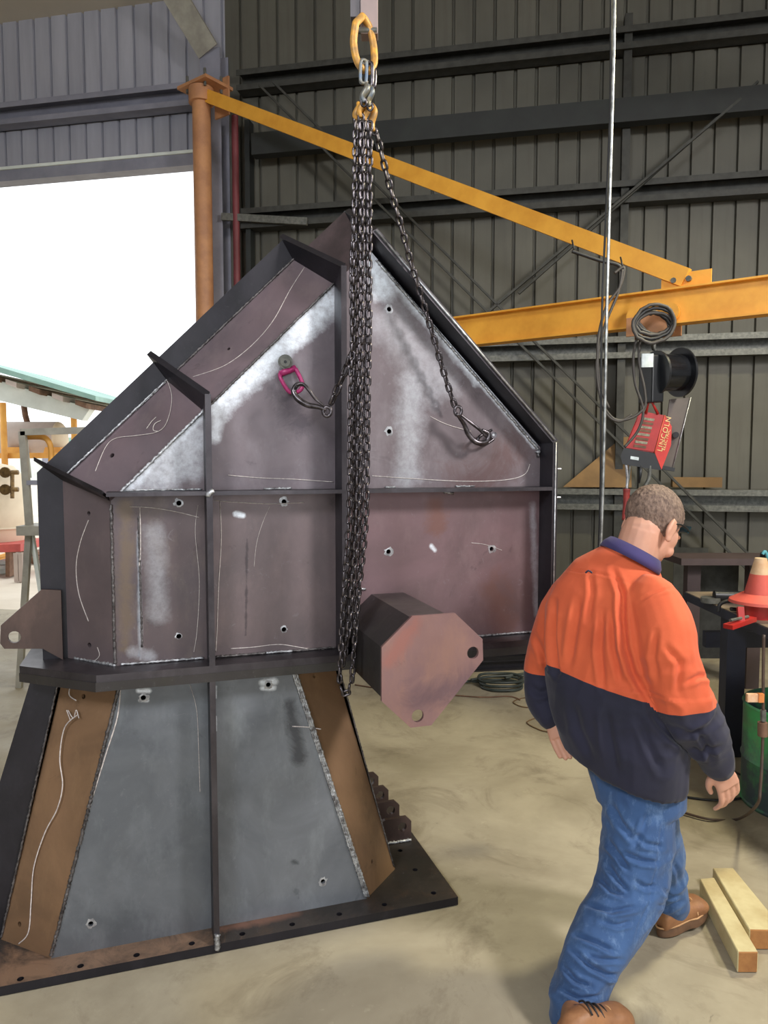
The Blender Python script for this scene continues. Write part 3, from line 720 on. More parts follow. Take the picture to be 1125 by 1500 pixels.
lp2 = empty('pinned_lifting_eye', fpt(723, 637), 0, 'dark steel lifting eye bolted at the right of the upper plate', 'lifting point', 'lifting points on the chute')
lb = lp2.location.copy()
cyl('bolt_head', fpt(723, 637) - lb, fpt(723, 637, .035) - lb, .013, MAT['chain'], lp2); cyl('socket', fpt(723, 637, .0352) - lb, fpt(723, 637, .036) - lb, .005, MAT['bright'], lp2, seg=6)
tube('eye_loop', catmull([fpt(720, 630, .02) - lb, fpt(712, 634, .03) - lb, fpt(702, 640, .035) - lb, fpt(700, 649, .035) - lb, fpt(708, 652, .03) - lb, fpt(718, 647, .02) - lb, fpt(723, 643, .015) - lb], 7), .006, MAT['chain'], lp2, 8)

# hoist block above
hb = empty('hoist_block', at(531, -60, 2.6), 0, 'pale grey steel hoist strap hanging from above that carries the yellow master link', 'hoist')
hbl = hb.location.copy()
MAT['strap'] = M('pale_pinkish_grey_paint', (150, 132, 128), (130, 116, 114), 6, .5)
MAT['strapd'] = M('mid_grey_paint', (96, 92, 96), (84, 80, 84), 6, .5)
p_, q_ = at(541, 60, 2.57), at(541, 60, 2.57)
box('strap_face', (at(541, 30, 2.58) - hbl) + Vector((0, 0, .62)), (.058, .05, 1.35), MAT['strap'], hb, bevel=.004)
box('strap_side', (at(521, 20, 2.60) - hbl) + Vector((0, 0, .62)), (.034, .07, 1.30), MAT['strapd'], hb, bevel=.004)
cyl('load_pin', at(521, 45, 2.56) - hbl, at(552, 45, 2.56) - hbl, .010, MAT['galv'], hb)
# thin pull cable hanging down beside the man
hc = empty('pendant_cable', at(900, 5, 3.35), 0, 'long pale steel cable hanging vertically just left of the red wire feeder', 'cable')
hcl = hc.location.copy()
cp = [(901, -260), (900, 0), (897, 150), (893, 300), (889, 450), (886, 600), (883, 720), (880, 800), (876, 900)]
tube('cable', catmull([at(x, y, 3.35) - hcl for x, y in cp], 6), .0072, MAT['cable'], hc, 8)
tube('black_cord', catmull([at(x - 5 + (2 * math.sin(y * .01)), y, 3.36) - hcl for x, y in cp], 6), .005, MAT['rubber'], hc, 6)
box('control_handle', at(876, 925, 3.35) - hcl, (.06, .06, .16), MAT['plastic'], hc, bevel=.01)

# ================================================================== JIB CRANE
JM = at(299, 400, 7.45); JX, JYc = JM.x, JM.y
JE = at(1125, 405, 4.45); JZ = JE.z
je = Vector((JE.x, JE.y, 0)); jm = Vector((JX, JYc, 0)); jd = (je - jm).normalized(); jn = Vector((-jd.y, jd.x, 0))
jib = empty('jib_crane', (JX, JYc, 0), math.atan2(jd.y, jd.x), 'yellow wall jib crane with horizontal boom, sloping tie bar and pipe mast by the doorway', 'crane')
JL = (je - jm).length
def jibpt(px, py):                                   # point on the jib's vertical plane -> (s, z)
    r = ray(px, py); t_ = jm.dot(jn) / r.dot(jn); P = r * t_ + Vector((0, 0, EYE)); return ((P - jm).dot(jd), P.z)
ztop = JZ; bh_ = .225
bm = bmesh.new(); Lb = JL + 1.6
add_box(bm, (Lb / 2, 0, ztop - .006), (Lb, .11, .012)); add_box(bm, (Lb / 2, 0, ztop - bh_ + .006), (Lb, .11, .012)); add_box(bm, (Lb / 2, 0, ztop - bh_ / 2), (Lb, .010, bh_ - .02))
bm_obj('boom', bm, MAT['yellow'], jib)
mt_ = jibpt(299, 128)
cyl('mast', (0, 0, 0), (0, 0, mt_[1]), .088, MAT['orange_paint'], jib)
te = jibpt(1005, 412)
beam('tie_bar', (0.1, 0, jibpt(305, 141)[1]), (te[0], 0, te[1] + .02), .05, .115, MAT['yellow'], jib)
bm = bmesh.new(); add_box(bm, (te[0], 0, te[1] + .01), (.30, .012, .09)); bm_obj('gusset', bm, MAT['yellow'], jib)
for dx in (-.07, .02): cyl('bolt', (te[0] + dx, -.03, te[1] + .01), (te[0] + dx, .03, te[1] + .01), .018, MAT['galv'], jib, seg=8)
hz = mt_[1]
bm = bmesh.new(); add_box(bm, (0, .05, hz + .02), (.42, .34, .03)); add_box(bm, (.12, .16, hz - .06), (.2, .02, .36)); bm_obj('head_bracket', bm, MAT['orange_paint'], jib)
cyl('bearing', (0, 0, hz - .14), (0, 0, hz), .12, MAT['orange_paint'], jib)
for dx, dy in ((-.13, -.06), (.13, -.06), (-.13, .14), (.13, .14)): cyl('bolt', (dx, dy, hz - .03), (dx, dy, hz + .13), .014, MAT['galv'], jib, seg=8)
# trolley on the boom
ts, tz = jibpt(955, 462)
tro = empty('beam_trolley', jm + jd * ts + Vector((0, 0, ztop - bh_)), math.atan2(jd.y, jd.x), 'yellow two wheeled trolley riding on the jib boom under a coil of cable', 'trolley')
for sgn in (-1, 1):
    for dx in (-.09, .12):
        cyl('wheel', (dx, sgn * .012, .074), (dx, sgn * .05, .074), .06, MAT['yellow'], tro)
    box('side_plate', (.015, sgn * .085, .0), (.30, .014, .12), MAT['orange_paint'], tro, bevel=.004)
cyl('axle', (.015, -.09, -.05), (.015, .09, -.05), .018, MAT['galv'], tro)
tube('eye', [(.015, .03 * math.cos(a), -.10 + .045 * math.sin(a)) for a in [2 * math.pi * k / 14 for k in range(14)]], .008, MAT['galv'], tro, 8, closed=True)
YF = (jm + jd * ts).y
# coil of cable over the trolley
cc = empty('cable_coil', at(958, 470, YF - .12), 0, 'loose dark cable coil slung over the yellow trolley with tails hanging down', 'cable')
ccl = cc.location.copy()
random.seed(5)
for k in range(5):
    pts = []
    for i in range(28):
        a = 2 * math.pi * i / 28
        pts.append(at(958 + (22 + 2.2 * k) * math.cos(a) + random.uniform(-1, 1), 474 + (17 + 1.8 * k) * math.sin(a) + 5 * math.cos(a + k) + random.uniform(-1, 1), YF - .18 - .012 * k) - ccl)
    tube('coil_turn', pts, .011, MAT['rubber'] if k % 2 else M('grey_cable', (70, 66, 62), (54, 50, 48), 12, .6), cc, 8, closed=True)
MAT['gc'] = D.materials['grey_cable']
tails = [[(935, 488), (928, 520), (930, 560), (942, 600), (935, 630), (915, 655)], [(938, 492), (936, 530), (944, 570), (944, 596), (925, 612), (900, 614), (880, 590)],
         [(912, 395), (905, 430), (885, 480), (874, 540), (885, 600), (905, 617), (925, 608)], [(900, 400), (914, 392), (908, 420), (888, 450), (876, 500), (878, 560), (892, 598)]]
for tt in tails: tube('cable_tail', catmull([at(x, y, YF - .14) - ccl for x, y in tt], 8), .009, MAT['gc'], cc, 8)
tube('cable_tail', catmull([at(x, y, YF - .02) - ccl for x, y in [(838, 368), (850, 372), (880, 382), (905, 388), (913, 400)]], 6), .012, MAT['rubber'], cc, 8)
for x in (841, 912): tube('cable_tie', [at(x - 3, 352 + (x - 841) * .35, YF + .02) - ccl, at(x, 365 + (x - 841) * .35, YF - .02) - ccl], .006, MAT['rubber'], cc, 6)
# wire spool hanging below
YS = YF - .05; px_m = YS / FPX
sp = empty('wire_spool', at(958, 512, YS), 0, 'black welding wire spool with shiny reel and white label hanging above the red box', 'wire spool')
spl = sp.location.copy()
ax = Vector((.93, .30, .05)).normalized()
c0 = at(972, 546, YS)
cyl('reel_core', c0 - ax * .05 - spl, c0 + ax * .12 - spl, .118, M('glossy_wire_reel', (60, 62, 66), (34, 36, 38), 3, .18, .6, stretch=(1, 1, 8)), sp, seg=40)
cyl('reel_flange', c0 + ax * .12 - spl, c0 + ax * .135 - spl, .158, MAT['plastic'], sp, seg=40)
cyl('reel_flange', c0 - ax * .065 - spl, c0 - ax * .05 - spl, .140, MAT['plastic'], sp, seg=40)
rt = Matrix((ax, Vector((-ax.y, ax.x, 0)).normalized(), Vector((0, 0, 1)))).transposed()
box('bracket_box', at(954, 556, YS) - spl, (.09, .14, .30), MAT['plastic'], sp, rot=rt, bevel=.01)
box('white_label', at(948, 528, YS - .09) - spl, (.085, .01, .085), MAT['white'], sp, rot=rt)
tube('hanger', catmull([at(957, 500, YS) - spl, at(959, 512, YS) - spl, at(963, 518, YS) - spl, at(958, 524, YS) - spl], 5), .008, MAT['galv'], sp, 8)
# red wire feeder, hanging tilted
YR = YS - .02
fd = empty('wire_feeder', at(948, 640, YR), 0, 'red welding wire feeder box hanging tilted above the man, black front and gold lettering', 'wire feeder')
fl_ = fd.location.copy()
def F(x, y, dy=0): return at(x, y, YR + dy) - fl_
top = [F(939, 601), F(974, 608)]; 
# front prism: big red face, chamfered right side, black bottom face
face = [(937, 602), (974, 608), (959, 663), (914, 657)]
sidep = [(974, 608), (984, 625), (983, 650), (968, 690), (959, 663)]
bm = bmesh.new(); fr = [bm.verts.new(F(x, y)) for x, y in face]; bm.faces.new(fr)
bk = [bm.verts.new(F(x, y, .0) + Vector((.08, .2, .02))) for x, y in [(940, 603), (981, 625), (972, 675), (918, 662)]]
bm.faces.new(bk[::-1])
for i in range(4): bm.faces.new((fr[i], fr[(i + 1) % 4], bk[(i + 1) % 4], bk[i]))
bmesh.ops.bevel(bm, geom=bm.edges[:], offset=.006, segments=2, affect='EDGES'); bm_obj('case', bm, MAT['red'], fd)
bm = bmesh.new(); A = [bm.verts.new(F(x, y, .0)) for x, y in [(974, 608), (984, 625), (983, 652), (969, 688), (959, 663)]]; B = [bm.verts.new(v.co + Vector((.07, .18, 0.01))) for v in A]
bm.faces.new(A); bm.faces.new(B[::-1])
for i in range(5): bm.faces.new((A[i], A[(i + 1) % 5], B[(i + 1) % 5], B[i]))
bm_obj('side_door', bm, M('bright_red_enamel', (206, 52, 40), (184, 44, 38), 8, .38), fd)
bm = bmesh.new(); A = [bm.verts.new(F(x, y, -.012)) for x, y in [(914, 656), (959, 664), (969, 689), (962, 688), (912, 680), (909, 668)]]; B = [bm.verts.new(v.co + Vector((.08, .20, .01))) for v in A]
bm.faces.new(A); bm.faces.new(B[::-1])
for i in range(6): bm.faces.new((A[i], A[(i + 1) % 6], B[(i + 1) % 6], B[i]))
bm_obj('front_panel', bm, MAT['plastic'], fd)
def fquad(name, pts, mat, dy):
    bm = bmesh.new(); A = [bm.verts.new(F(x, y, dy)) for x, y in pts]; B = [bm.verts.new(v.co + Vector((0, .004, 0))) for v in A]
    bm.faces.new(A); bm.faces.new(B[::-1]); n = len(A)
    for i in range(n): bm.faces.new((A[i], A[(i + 1) % n], B[(i + 1) % n], B[i]))
    return bm_obj(name, bm, mat, fd)
for k, (y0, m_) in enumerate([(611, 'label'), (617, 'rust'), (623, 'label'), (628, 'rust'), (633.5, 'label'), (640, 'rust'), (645, 'label'), (651, 'rust')]):
    xo = 941 - (y0 - 611) * .30; fquad('data_label', [(xo, y0), (xo + 18, y0 + 2.5), (xo + 17, y0 + 6), (xo - 1, y0 + 3.6)], MAT[m_], -.003)
fquad('small_label', [(924, 668), (936, 670), (935.5, 674.5), (923.5, 672.5)], MAT['white'], -.016)
tube('handle', [F(946, 606), F(952, 583), F(964, 607)], .010, MAT['red'], fd, 8)
tube('edge_highlight', [F(974, 608, -.003), F(959, 663, -.003)], .0035, M('orange_edge_highlight', (236, 120, 90), (220, 100, 76), 30, .35), fd, 6)  # pale orange strip painted in as the case edge's highlight
def to_mesh(o):
    dg = bpy.context.evaluated_depsgraph_get(); dg.update(); me = D.meshes.new_from_object(o.evaluated_get(dg)); n_ = link_mesh('print', me, o.parent)
    n_.location = o.location; n_.rotation_euler = o.rotation_euler; D.objects.remove(o); n_.name = 'lettering'; return n_
cv = D.curves.new('lettering', 'FONT'); cv.body = 'LINCOLN'; cv.size = .048; cv.space_character = 1.15; cv.extrude = .001; cv.materials.append(MAT['goldtext'])
tx = D.objects.new('lettering', cv); COL.objects.link(tx); tx.parent = fd
tx.location = F(969.5, 662, -.004); tx.rotation_euler = (R(90), -R(76), 0)
tx = to_mesh(tx)
cv = D.curves.new('lettering', 'FONT'); cv.body = 'ELECTRIC'; cv.size = .032; cv.extrude = .001; cv.materials.append(MAT['goldtext'])
tx = D.objects.new('lettering', cv); COL.objects.link(tx); tx.parent = fd
tx.location = F(973.5, 660, -.004); tx.rotation_euler = (R(90), -R(76), 0)
tx = to_mesh(tx)
# dark backing board with bright edge and fittings below
bm = bmesh.new(); A = [bm.verts.new(F(x, y, .10)) for x, y in [(981, 585), (1012, 582), (985, 688), (968, 686)]]; B = [bm.verts.new(v.co + Vector((0, .01, 0))) for v in A]
bm.faces.new(A); bm.faces.new(B[::-1])
for i in range(4): bm.faces.new((A[i], A[(i + 1) % 4], B[(i + 1) % 4], B[i]))
bm_obj('side_board', bm, M('dark_grey_board', (86, 78, 74), (74, 68, 64), 6, .6), fd)
tube('board_edge', [F(1012, 582, .095), F(985, 688, .095)], .004, MAT['bright'], fd, 6)
beam('board_foot', F(966, 684, .05), F(987, 688, .05), .03, .025, MAT['plastic'], fd)
cyl('knob', F(990, 637, .07), F(990, 637, .11), .02, MAT['plastic'], fd)
tube('torch_lead', catmull([F(952, 682), F(951, 700), F(945, 712)], 6), .014, MAT['galv'], fd, 8)
tube('control_plug', [F(938, 682), F(938, 696), F(936, 708)], .012, MAT['plastic'], fd, 8, rfun=lambda k: .014 * (1 - .6 * k))
tube('gun_hook', catmull([F(917, 680), F(919, 700), F(918, 716)], 6), .009, MAT['bright'], fd, 8)
tube('gun_hook', catmull([F(923, 680), F(921, 700), F(918, 718)], 6), .008, MAT['galv'], fd, 8)
tube('gun_grip', catmull([F(918, 716), F(917, 735), F(914, 762)], 6), .022, M('red_rubber_grip', (150, 52, 46), (120, 40, 38), 12, .6), fd, 10, rfun=lambda k: .024 - .01 * k)

# boards lying on the wall girt
pb = wl(855, 705); box('plywood_offcut', (0, 0, 0), (1, 1, 1), MAT['ply'])  # placeholder mesh replaced below
D.objects.remove(D.objects['plywood_offcut'])
def wboard(name, x0, x1, z0, z1, y, th, mat, label, cat, lean=0, skew=0):
    a = wl(x0, z0); b2 = wl(x1, z1); o = empty(name, wworld(a[0], y, b2[1]), -WA)
    D.objects.remove(o)
    bm = bmesh.new(); W_ = b2[0] - a[0]; H_ = a[1] - b2[1]
    vs = add_box(bm, (W_ / 2, 0, H_ / 2), (W_, th, H_))
    for v in vs:
        if v.co.z > H_ / 2: v.co.x = v.co.x * (1 - 0) + (skew if v.co.x < W_ / 2 else 0); v.co.y += lean
    o = bm_obj(name, bm, mat); o.location = wworld(a[0], y, b2[1]); o.rotation_euler = (0, 0, -WA); tag(o, label, cat); return o
wboard('plywood_sheet', 826, 925, 640, 714, -.01, .014, MAT['ply'], 'brown plywood sheet with a slanted left end leaning on the lower wall girt', 'board', skew=.55, lean=.16)
wboard('timber_plank', 985, 1057, 699, 714, .03, .10, MAT['ply'], 'short tan timber plank lying on the lower wall girt right of the feeder', 'plank')
wboard('grey_offcut_sheet', 985, 1030, 800, 948, -.08, .01, MAT['dkgalv'], 'dull grey sheet offcut leaning against the wall behind the man', 'sheet')

# ================================================================== BENCH, CONE, DRUM
bench = empty('work_bench', (2.5, 4.0, 0), 0, 'heavy steel welding bench at the right edge, cluttered and dark legged', 'bench')
box('bench_top', (.03, -.25, .885), (1.15, 2.0, .03), M('worn_bench_top', (150, 132, 110), (96, 86, 78), 5, .6, .1, .2), bench)
for x, y in ((-.44, .30), (-.44, -1.15), (.5, .3), (.5, -1.15)): box('leg', (x, y, .435), (.11, .09, .87), M('blue_black_paint', (40, 42, 58), (30, 32, 44), 4, .5) if 'blue_black_paint' not in D.materials else D.materials['blue_black_paint'], bench)
box('rail', (.03, .62, .62), (1.0, .05, .1), D.materials['blue_black_paint'], bench); box('rail', (.03, .30, .80), (.9, .06, .1), D.materials['blue_black_paint'], bench)
box('edge_angle', (-.54, -.25, .87), (.02, 2.0, .05), D.materials['blue_black_paint'], bench)
back = empty('steel_stand', at(1035, 900, 5.6), 0, 'brown painted steel stand behind the bench corner', 'stand'); bz = back.location.z
back.location.z = 0
for x in (-.12, .35): box('post', (x, 0, .5), (.10, .08, 1.0), M('brown_red_paint', (74, 60, 60), (62, 50, 50), 4, .6) if 'brown_red_paint' not in D.materials else D.materials['brown_red_paint'], back)
box('shelf', (.1, 0, 1.0), (.75, .35, .05), D.materials['brown_red_paint'], back); box('backing_sheet', (.12, .2, .55), (.42, .01, .75), MAT['dkgalv'], back)
# traffic cone on the bench
cx0 = at(1112, 890, 3.95); cone = empty('traffic_cone', (cx0.x, cx0.y, .90), 0, 'faded orange traffic cone with pale top standing on the bench', 'traffic cone')
MAT['cone'] = M('faded_cone_orange', (196, 84, 70), (176, 72, 62), 6, .6); MAT['conew'] = M('dirty_white_band', (210, 184, 150), (190, 150, 110), 8, .6)
lathe('cone_body', [(.085, .10), (.060, .20), (.051, .24)], MAT['cone'], cone); lathe('cone_top', [(.051, .24), (.030, .325), (.026, .325), (.0, .32)], MAT['conew'], cone)
lathe('cone_base', [(.155, .085), (.150, .10), (.085, .135), (.08, .12), (.0, .12)], MAT['cone'], cone)
lathe('cone_foot', [(.07, 0), (.075, .085), (.0, .085)], MAT['red'], cone)
tl = empty('red_clamp', at(1083, 902, 3.7), .6, 'red painted clamp lying on the bench below the cone', 'clamp'); tl.location.z = .90
bm = bmesh.new(); add_beam(bm, (-.10, 0, .02), (.12, 0, .035), .05, .022); add_beam(bm, (.02, 0, .03), (.04, .02, .10), .03, .03); bm_obj('clamp_arm', bm, MAT['red'], tl)
cyl('screw', (-.08, 0, .05), (.08, .0, .05), .008, MAT['galv'], tl)
gt = empty('angle_grinder', at(1072, 866, 4.35), -.1, 'black and grey angle grinder lying at the far left of the bench', 'power tool'); gt.location.z = .935
cyl('body', (-.10, 0, .01), (.12, 0, .01), .032, MAT['plastic'], gt, r2=.028); cyl('guard', (-.12, 0, -.03), (-.12, 0, .0), .055, MAT['galv'], gt); cyl('grip', (.12, 0, .01), (.22, 0, .01), .026, MAT['rubber'], gt)
lead = empty('earth_lead', at(1070, 885, 4.1), 0, 'looped black lead lying on the bench top behind the clamp', 'cable'); ll = lead.location.copy()
tube('loop', catmull([at(x, y, 4.1) - ll for x, y in [(1052, 896), (1056, 884), (1075, 879), (1098, 880), (1110, 886), (1094, 893), (1070, 892)]], 7), .011, MAT['rubber'], lead, 8)
dl = empty('teal_lamp', at(1122, 815, 4.3), 0, 'teal rimmed dark fitting above the cone at the right edge', 'lamp'); dll = dl.location.copy()
box('head', at(1128, 826, 4.3) - dll, (.09, .09, .14), MAT['plastic'], dl, bevel=.02); tube('rim', catmull([at(1117, 812, 4.24) - dll, at(1121, 808, 4.24) - dll, at(1126, 820, 4.24) - dll], 5), .009, M('teal_paint', (96, 176, 186), (80, 150, 160), 10, .5), dl)
tube('stalk', [at(1135, 835, 4.3) - dll, Vector((at(1140, 835, 4.3).x - dll.x, 0, .9 - dll.z))], .012, MAT['plastic'], dl)
# drum
dr = empty('green_drum', (2.13, 3.66, 0), 0, 'open steel drum with scuffed green paint under the bench edge', 'drum')
t = NT('scuffed_green_drum'); g_ = t.rng(t.noise(3, 5, .7), .42, .56)
t.set(Base_Color=t.mix(g_, lin((58, 72, 76)), t.mix(t.rng(t.noise(9, 5), .4, .6), lin((52, 150, 84)), lin((74, 128, 80)))), Roughness=.5); MAT['drum'] = t.m
lathe('shell', [(.285, 0), (.29, .012), (.283, .02), (.283, .22), (.290, .235), (.283, .25), (.283, .50), (.289, .51), (.283, .52), (.275, .515), (.272, .02), (0, .018)], MAT['drum'], dr, seg=44)
# hose with tag hanging by the bench
hs = empty('gas_hose', at(1118, 1000, 3.05), 0, 'brown gas hose with white tag and fitting looping down to the floor at right', 'hose'); hsl = hs.location.copy()
hp = [at(1119, 930, 3.05), at(1118, 990, 3.05), at(1118, 1040, 3.05), at(1117, 1090, 3.05), at(1114, 1150, 3.02), at(1108, 1180, 3.05), onz(1080, 1200, .012), onz(1040, 1200, .012), onz(1000, 1190, .012), onz(960, 1180, .012)]
tube('hose_line', catmull([p - hsl for p in hp], 8), .0065, M('brown_hose', (84, 66, 54), (62, 50, 44), 12, .5), hs, 8)
box('white_tag', at(1103, 1022, 3.04) - hsl, (.055, .02, .036), M('cream_tag', (226, 206, 180), (210, 150, 100), 12, .6), hs, bevel=.004); box('orange_tag', at(1114, 1022, 3.035) - hsl, (.022, .02, .036), M('orange_tag', (214, 134, 70), (200, 120, 60), 12, .6), hs)
cyl('brass_fitting', at(1118, 1040, 3.05) - hsl, at(1118, 1056, 3.05) - hsl, .012, MAT['galv'], hs, seg=8); cyl('coupling', at(1117, 1058, 3.05) - hsl, at(1117, 1078, 3.05) - hsl, .02, MAT['rust'], hs, seg=10)
# cables lying on the floor
def floor_cable(name, px, r, mat, label, z=None, closed=False):
    pts = [onz(x, y, r + .001) for x, y in px]; c0_ = pts[0].copy(); c0_.z = 0
    o = tube(name, catmull([p - c0_ for p in pts], 8), r, mat, None, 8); o.location = c0_; tag(o, label, 'cable', 'cables on the shed floor'); return o
floor_cable('floor_cable', [(985, 1163), (1010, 1168), (1050, 1172), (1090, 1168), (1105, 1155), (1098, 1142), (1075, 1130), (1040, 1112)], .006, MAT['rubber'], 'thin black cable curling on the floor below the man\'s right hand')
floor_cable('floor_cable', [(520, 1003), (560, 1009), (620, 1014), (700, 1021), (745, 1020), (762, 1025)], .005, MAT['rust'], 'thin brown cable running across the floor below the octagonal end plate')
floor_cable('floor_cable', [(790, 1050), (772, 1058), (788, 1068), (802, 1072), (825, 1075)], .004, M('brown_wire', (120, 92, 60), (100, 76, 52), 12, .6), 'thin brown wire loop on the floor by the man\'s left hand')
floor_cable('floor_cable', [(800, 1024), (770, 1022), (752, 1028), (764, 1035), (785, 1037)], .004, D.materials['brown_wire'], 'small brown wire loop on the floor behind the man\'s elbow')
# hose coil on the floor
hcx = onz(734, 1006, 0); coil = empty('hose_coil', (hcx.x, hcx.y, 0), 0, 'grey green hose coiled on the floor right of the octagonal end plate', 'hose')
for k in range(3):
    tube('hose_turn', [(.16 * math.cos(a) * (1 + .03 * k), .15 * math.sin(a) * (1 - .04 * k) + .02 * k, .014 + .022 * k + .004 * math.sin(3 * a)) for a in [2 * math.pi * i / 36 for i in range(36)]], .011, MAT['greyhose'], coil, 8, closed=True)
for k, pxs in enumerate([[(760, 1001), (775, 996), (800, 990), (830, 985)], [(712, 1000), (690, 998), (670, 1000), (640, 1002)], [(740, 993), (770, 990), (800, 997), (830, 998)], [(690, 996), (720, 991), (760, 988), (820, 975)]]):
    tube('hose_tail', catmull([onz(x, y, .014 + .012 * k) - Vector((hcx.x, hcx.y, 0)) for x, y in pxs], 8), .011, MAT['greyhose'], coil, 8)
# dark steel stock beside the wall
for i, (x0, x1, yy, h_, lab) in enumerate([(560, 812, 984, .09, 'long dark steel channel lying on the floor nearest the hose coil'), (600, 840, 972, .13, 'thick dark steel box section lying second from the coil'), (640, 980, 958, .2, 'tall dark steel beam lying on the floor against the wall')]):
    a = onz(x0, yy + 4, 0); b2 = onz(x1, yy - 8, 0); o = empty('steel_section', a, 0, lab, 'steel section', 'steel stock along the wall'); d = b2 - a
    bm = bmesh.new(); add_beam(bm, (0, 0, h_ - .006), Vector((d.x, d.y, h_ - .006)), .12, .012); add_beam(bm, (0, 0, .006), Vector((d.x, d.y, .006)), .12, .012); add_beam(bm, (0, 0, h_ / 2), Vector((d.x, d.y, h_ / 2)), .012, h_ - .02)
    bm_obj('section_bar', bm, MAT['black_steel'], o)
# timber blocks
def block(name, pts, h, label):
    c0_ = Vector((sum(p.x for p in pts) / 4, sum(p.y for p in pts) / 4, 0)); bm = bmesh.new()
    A = [bm.verts.new((p.x - c0_.x, p.y - c0_.y, .002)) for p in pts]; B = [bm.verts.new((p.x - c0_.x, p.y - c0_.y, h)) for p in pts]
    bm.faces.new(A[::-1]); bm.faces.new(B); sf = [bm.faces.new((A[i], A[(i + 1) % 4], B[(i + 1) % 4], B[i])) for i in range(4)]
    sf[0].material_index = 1; sf[2].material_index = 1
    o = bm_obj(name, bm, [MAT['timber'], MAT['timber_end']]); m = o.modifiers.new('b', 'BEVEL'); m.width = .003; o.location = c0_; tag(o, label, 'timber', 'timber blocks on the floor'); return o
h = .075
block('timber_block', [onz(1081, 1395, h), onz(1111, 1395, h), onz(1046, 1285, h), onz(1025, 1287, h)], h, 'narrow square timber block lying on the floor in front of the man\'s far boot')
block('timber_block', [onz(1098, 1362, h), onz(1150, 1363, h), onz(1074, 1271, h), onz(1044, 1271, h)], h, 'wider pale timber block at the right edge, behind the narrow one')

# ================================================================== YARD THROUGH THE DOORWAY
yd = empty('yard_canopy', at(60, 800, 15), 0, 'open yard canopy with pale green sheet roof and white beam outside the doorway', 'canopy'); yd.location.z = 0; yl_ = yd.location.copy()
def Yp(x, y, Y): return at(x, y, Y) - yl_
def prism(name, px, Y, dep, mat, parent, org):
    bm = bmesh.new(); A = [bm.verts.new(at(x, y, Y) - org) for x, y in px]; B = [bm.verts.new(v.co + Vector((0, dep, 0))) for v in A]; n = len(A)
    bm.faces.new(A); bm.faces.new(B[::-1])
    for i in range(n): bm.faces.new((A[i], A[(i + 1) % n], B[(i + 1) % n], B[i]))
    return bm_obj(name, bm, mat, parent)
prism('roof_sheet', [(-90, 512), (0, 538), (140, 580), (140, 587), (0, 546), (-90, 520)], 13.0, 4, MAT['greenroof'], yd, yl_)
prism('beam', [(-90, 530), (0, 558), (132, 598), (120, 616), (0, 587), (-90, 562)], 13.4, .25, MAT['whitepaint'], yd, yl_)
for k in range(6):
    x = -60 + 34 * k; prism('purlin', [(x, 533 + (x + 60) * .297 + 2), (x + 16, 538 + (x + 60) * .297 + 2), (x + 16, 544 + (x + 60) * .297 + 4), (x, 540 + (x + 60) * .297 + 2)], 13.1, 3.5, MAT['rust'] if k % 2 else MAT['pinkgrey'], yd, yl_)
for px, py in ((4, 590), (108, 612)):
    a = at(px, py, 13.6) - yl_; cyl('post', (a.x, a.y, 0), a, .055, MAT['yardyellow'], yd)
beam('rail', Yp(-60, 668, 13.7), Yp(118, 667, 13.7), .1, .1, MAT['yardyellow'], yd)
tk = empty('horizontal_tank', at(40, 640, 15), 0, 'long weathered horizontal tank resting on the canopy rail', 'tank'); k0 = tk.location.copy()
a = at(-60, 642, 15) - k0; b2 = at(86, 642, 15) - k0; rr = 24 / FPX * 15
cyl('barrel', a, b2, rr, MAT['pinkgrey'], tk, seg=36)
bm = bmesh.new(); bmesh.ops.create_uvsphere(bm, u_segments=24, v_segments=12, radius=rr, matrix=Matrix.Translation(b2) @ Matrix.Diagonal((.45, 1, 1, 1))); bm_obj('dished_end', bm, MAT['cream'], tk, smooth=2)
for x in (22, 78): prism('saddle', [(x - 12, 655), (x + 10, 655), (x + 14, 668), (x - 16, 668)], 14.6, .5, MAT['yardyellow'], tk, k0)
tube('vent_pipe', [at(35, 594, 15) - k0, at(37, 608, 15) - k0, at(41, 622, 15) - k0], .06, MAT['rust'], tk, 8)
vt = empty('cream_vessel', at(0, 750, 11.5), 0, 'large cream vertical vessel with brass valves on a salmon red skid in the yard', 'tank'); v0_ = vt.location.copy(); vt.location.z = 0; v0_.z = 0
rr = 40 / FPX * 11.5; zc = at(0, 740, 11.5).z
lathe('vessel_body', [(0, at(0, 680, 11.5).z + .02), (rr * .5, at(0, 683, 11.5).z), (rr * .82, at(0, 697, 11.5).z), (rr, at(0, 730, 11.5).z), (rr, at(0, 770, 11.5).z), (rr * .8, at(0, 792, 11.5).z), (0, at(0, 797, 11.5).z)], MAT['cream'], vt, seg=40)
tube('weld_band', [(rr * 1.003 * math.cos(a_), rr * 1.003 * math.sin(a_), at(0, 772, 11.5).z) for a_ in [2 * math.pi * k / 40 for k in range(40)]], .02, MAT['cream'], vt, 6, closed=True)
for yy in (692, 717):
    c_ = at(10, yy, 10.95) - v0_; tube('valve', [c_ + Vector((-.25, 0, 0)), c_, c_ + Vector((.17, 0, 0))], .035, MAT['brass'], vt, 8); cyl('handwheel', c_ - Vector((0, .06, 0)), c_ - Vector((0, .03, 0)), .08, MAT['brass'], vt, seg=14)
cyl('gauge_glass', at(18, 694, 10.95) - v0_, at(18, 730, 10.95) - v0_, .03, MAT['brass'], vt, seg=8)
prism('skid_beam', [(-60, 799), (30, 797), (30, 808), (-60, 812)], 10.9, .9, MAT['salmon'], vt, v0_)
for x in (-50, 8): prism('skid_foot', [(x, 805), (x + 6, 805), (x + 6, 845), (x, 845)], 10.95, .5, MAT['rust'], vt, v0_)
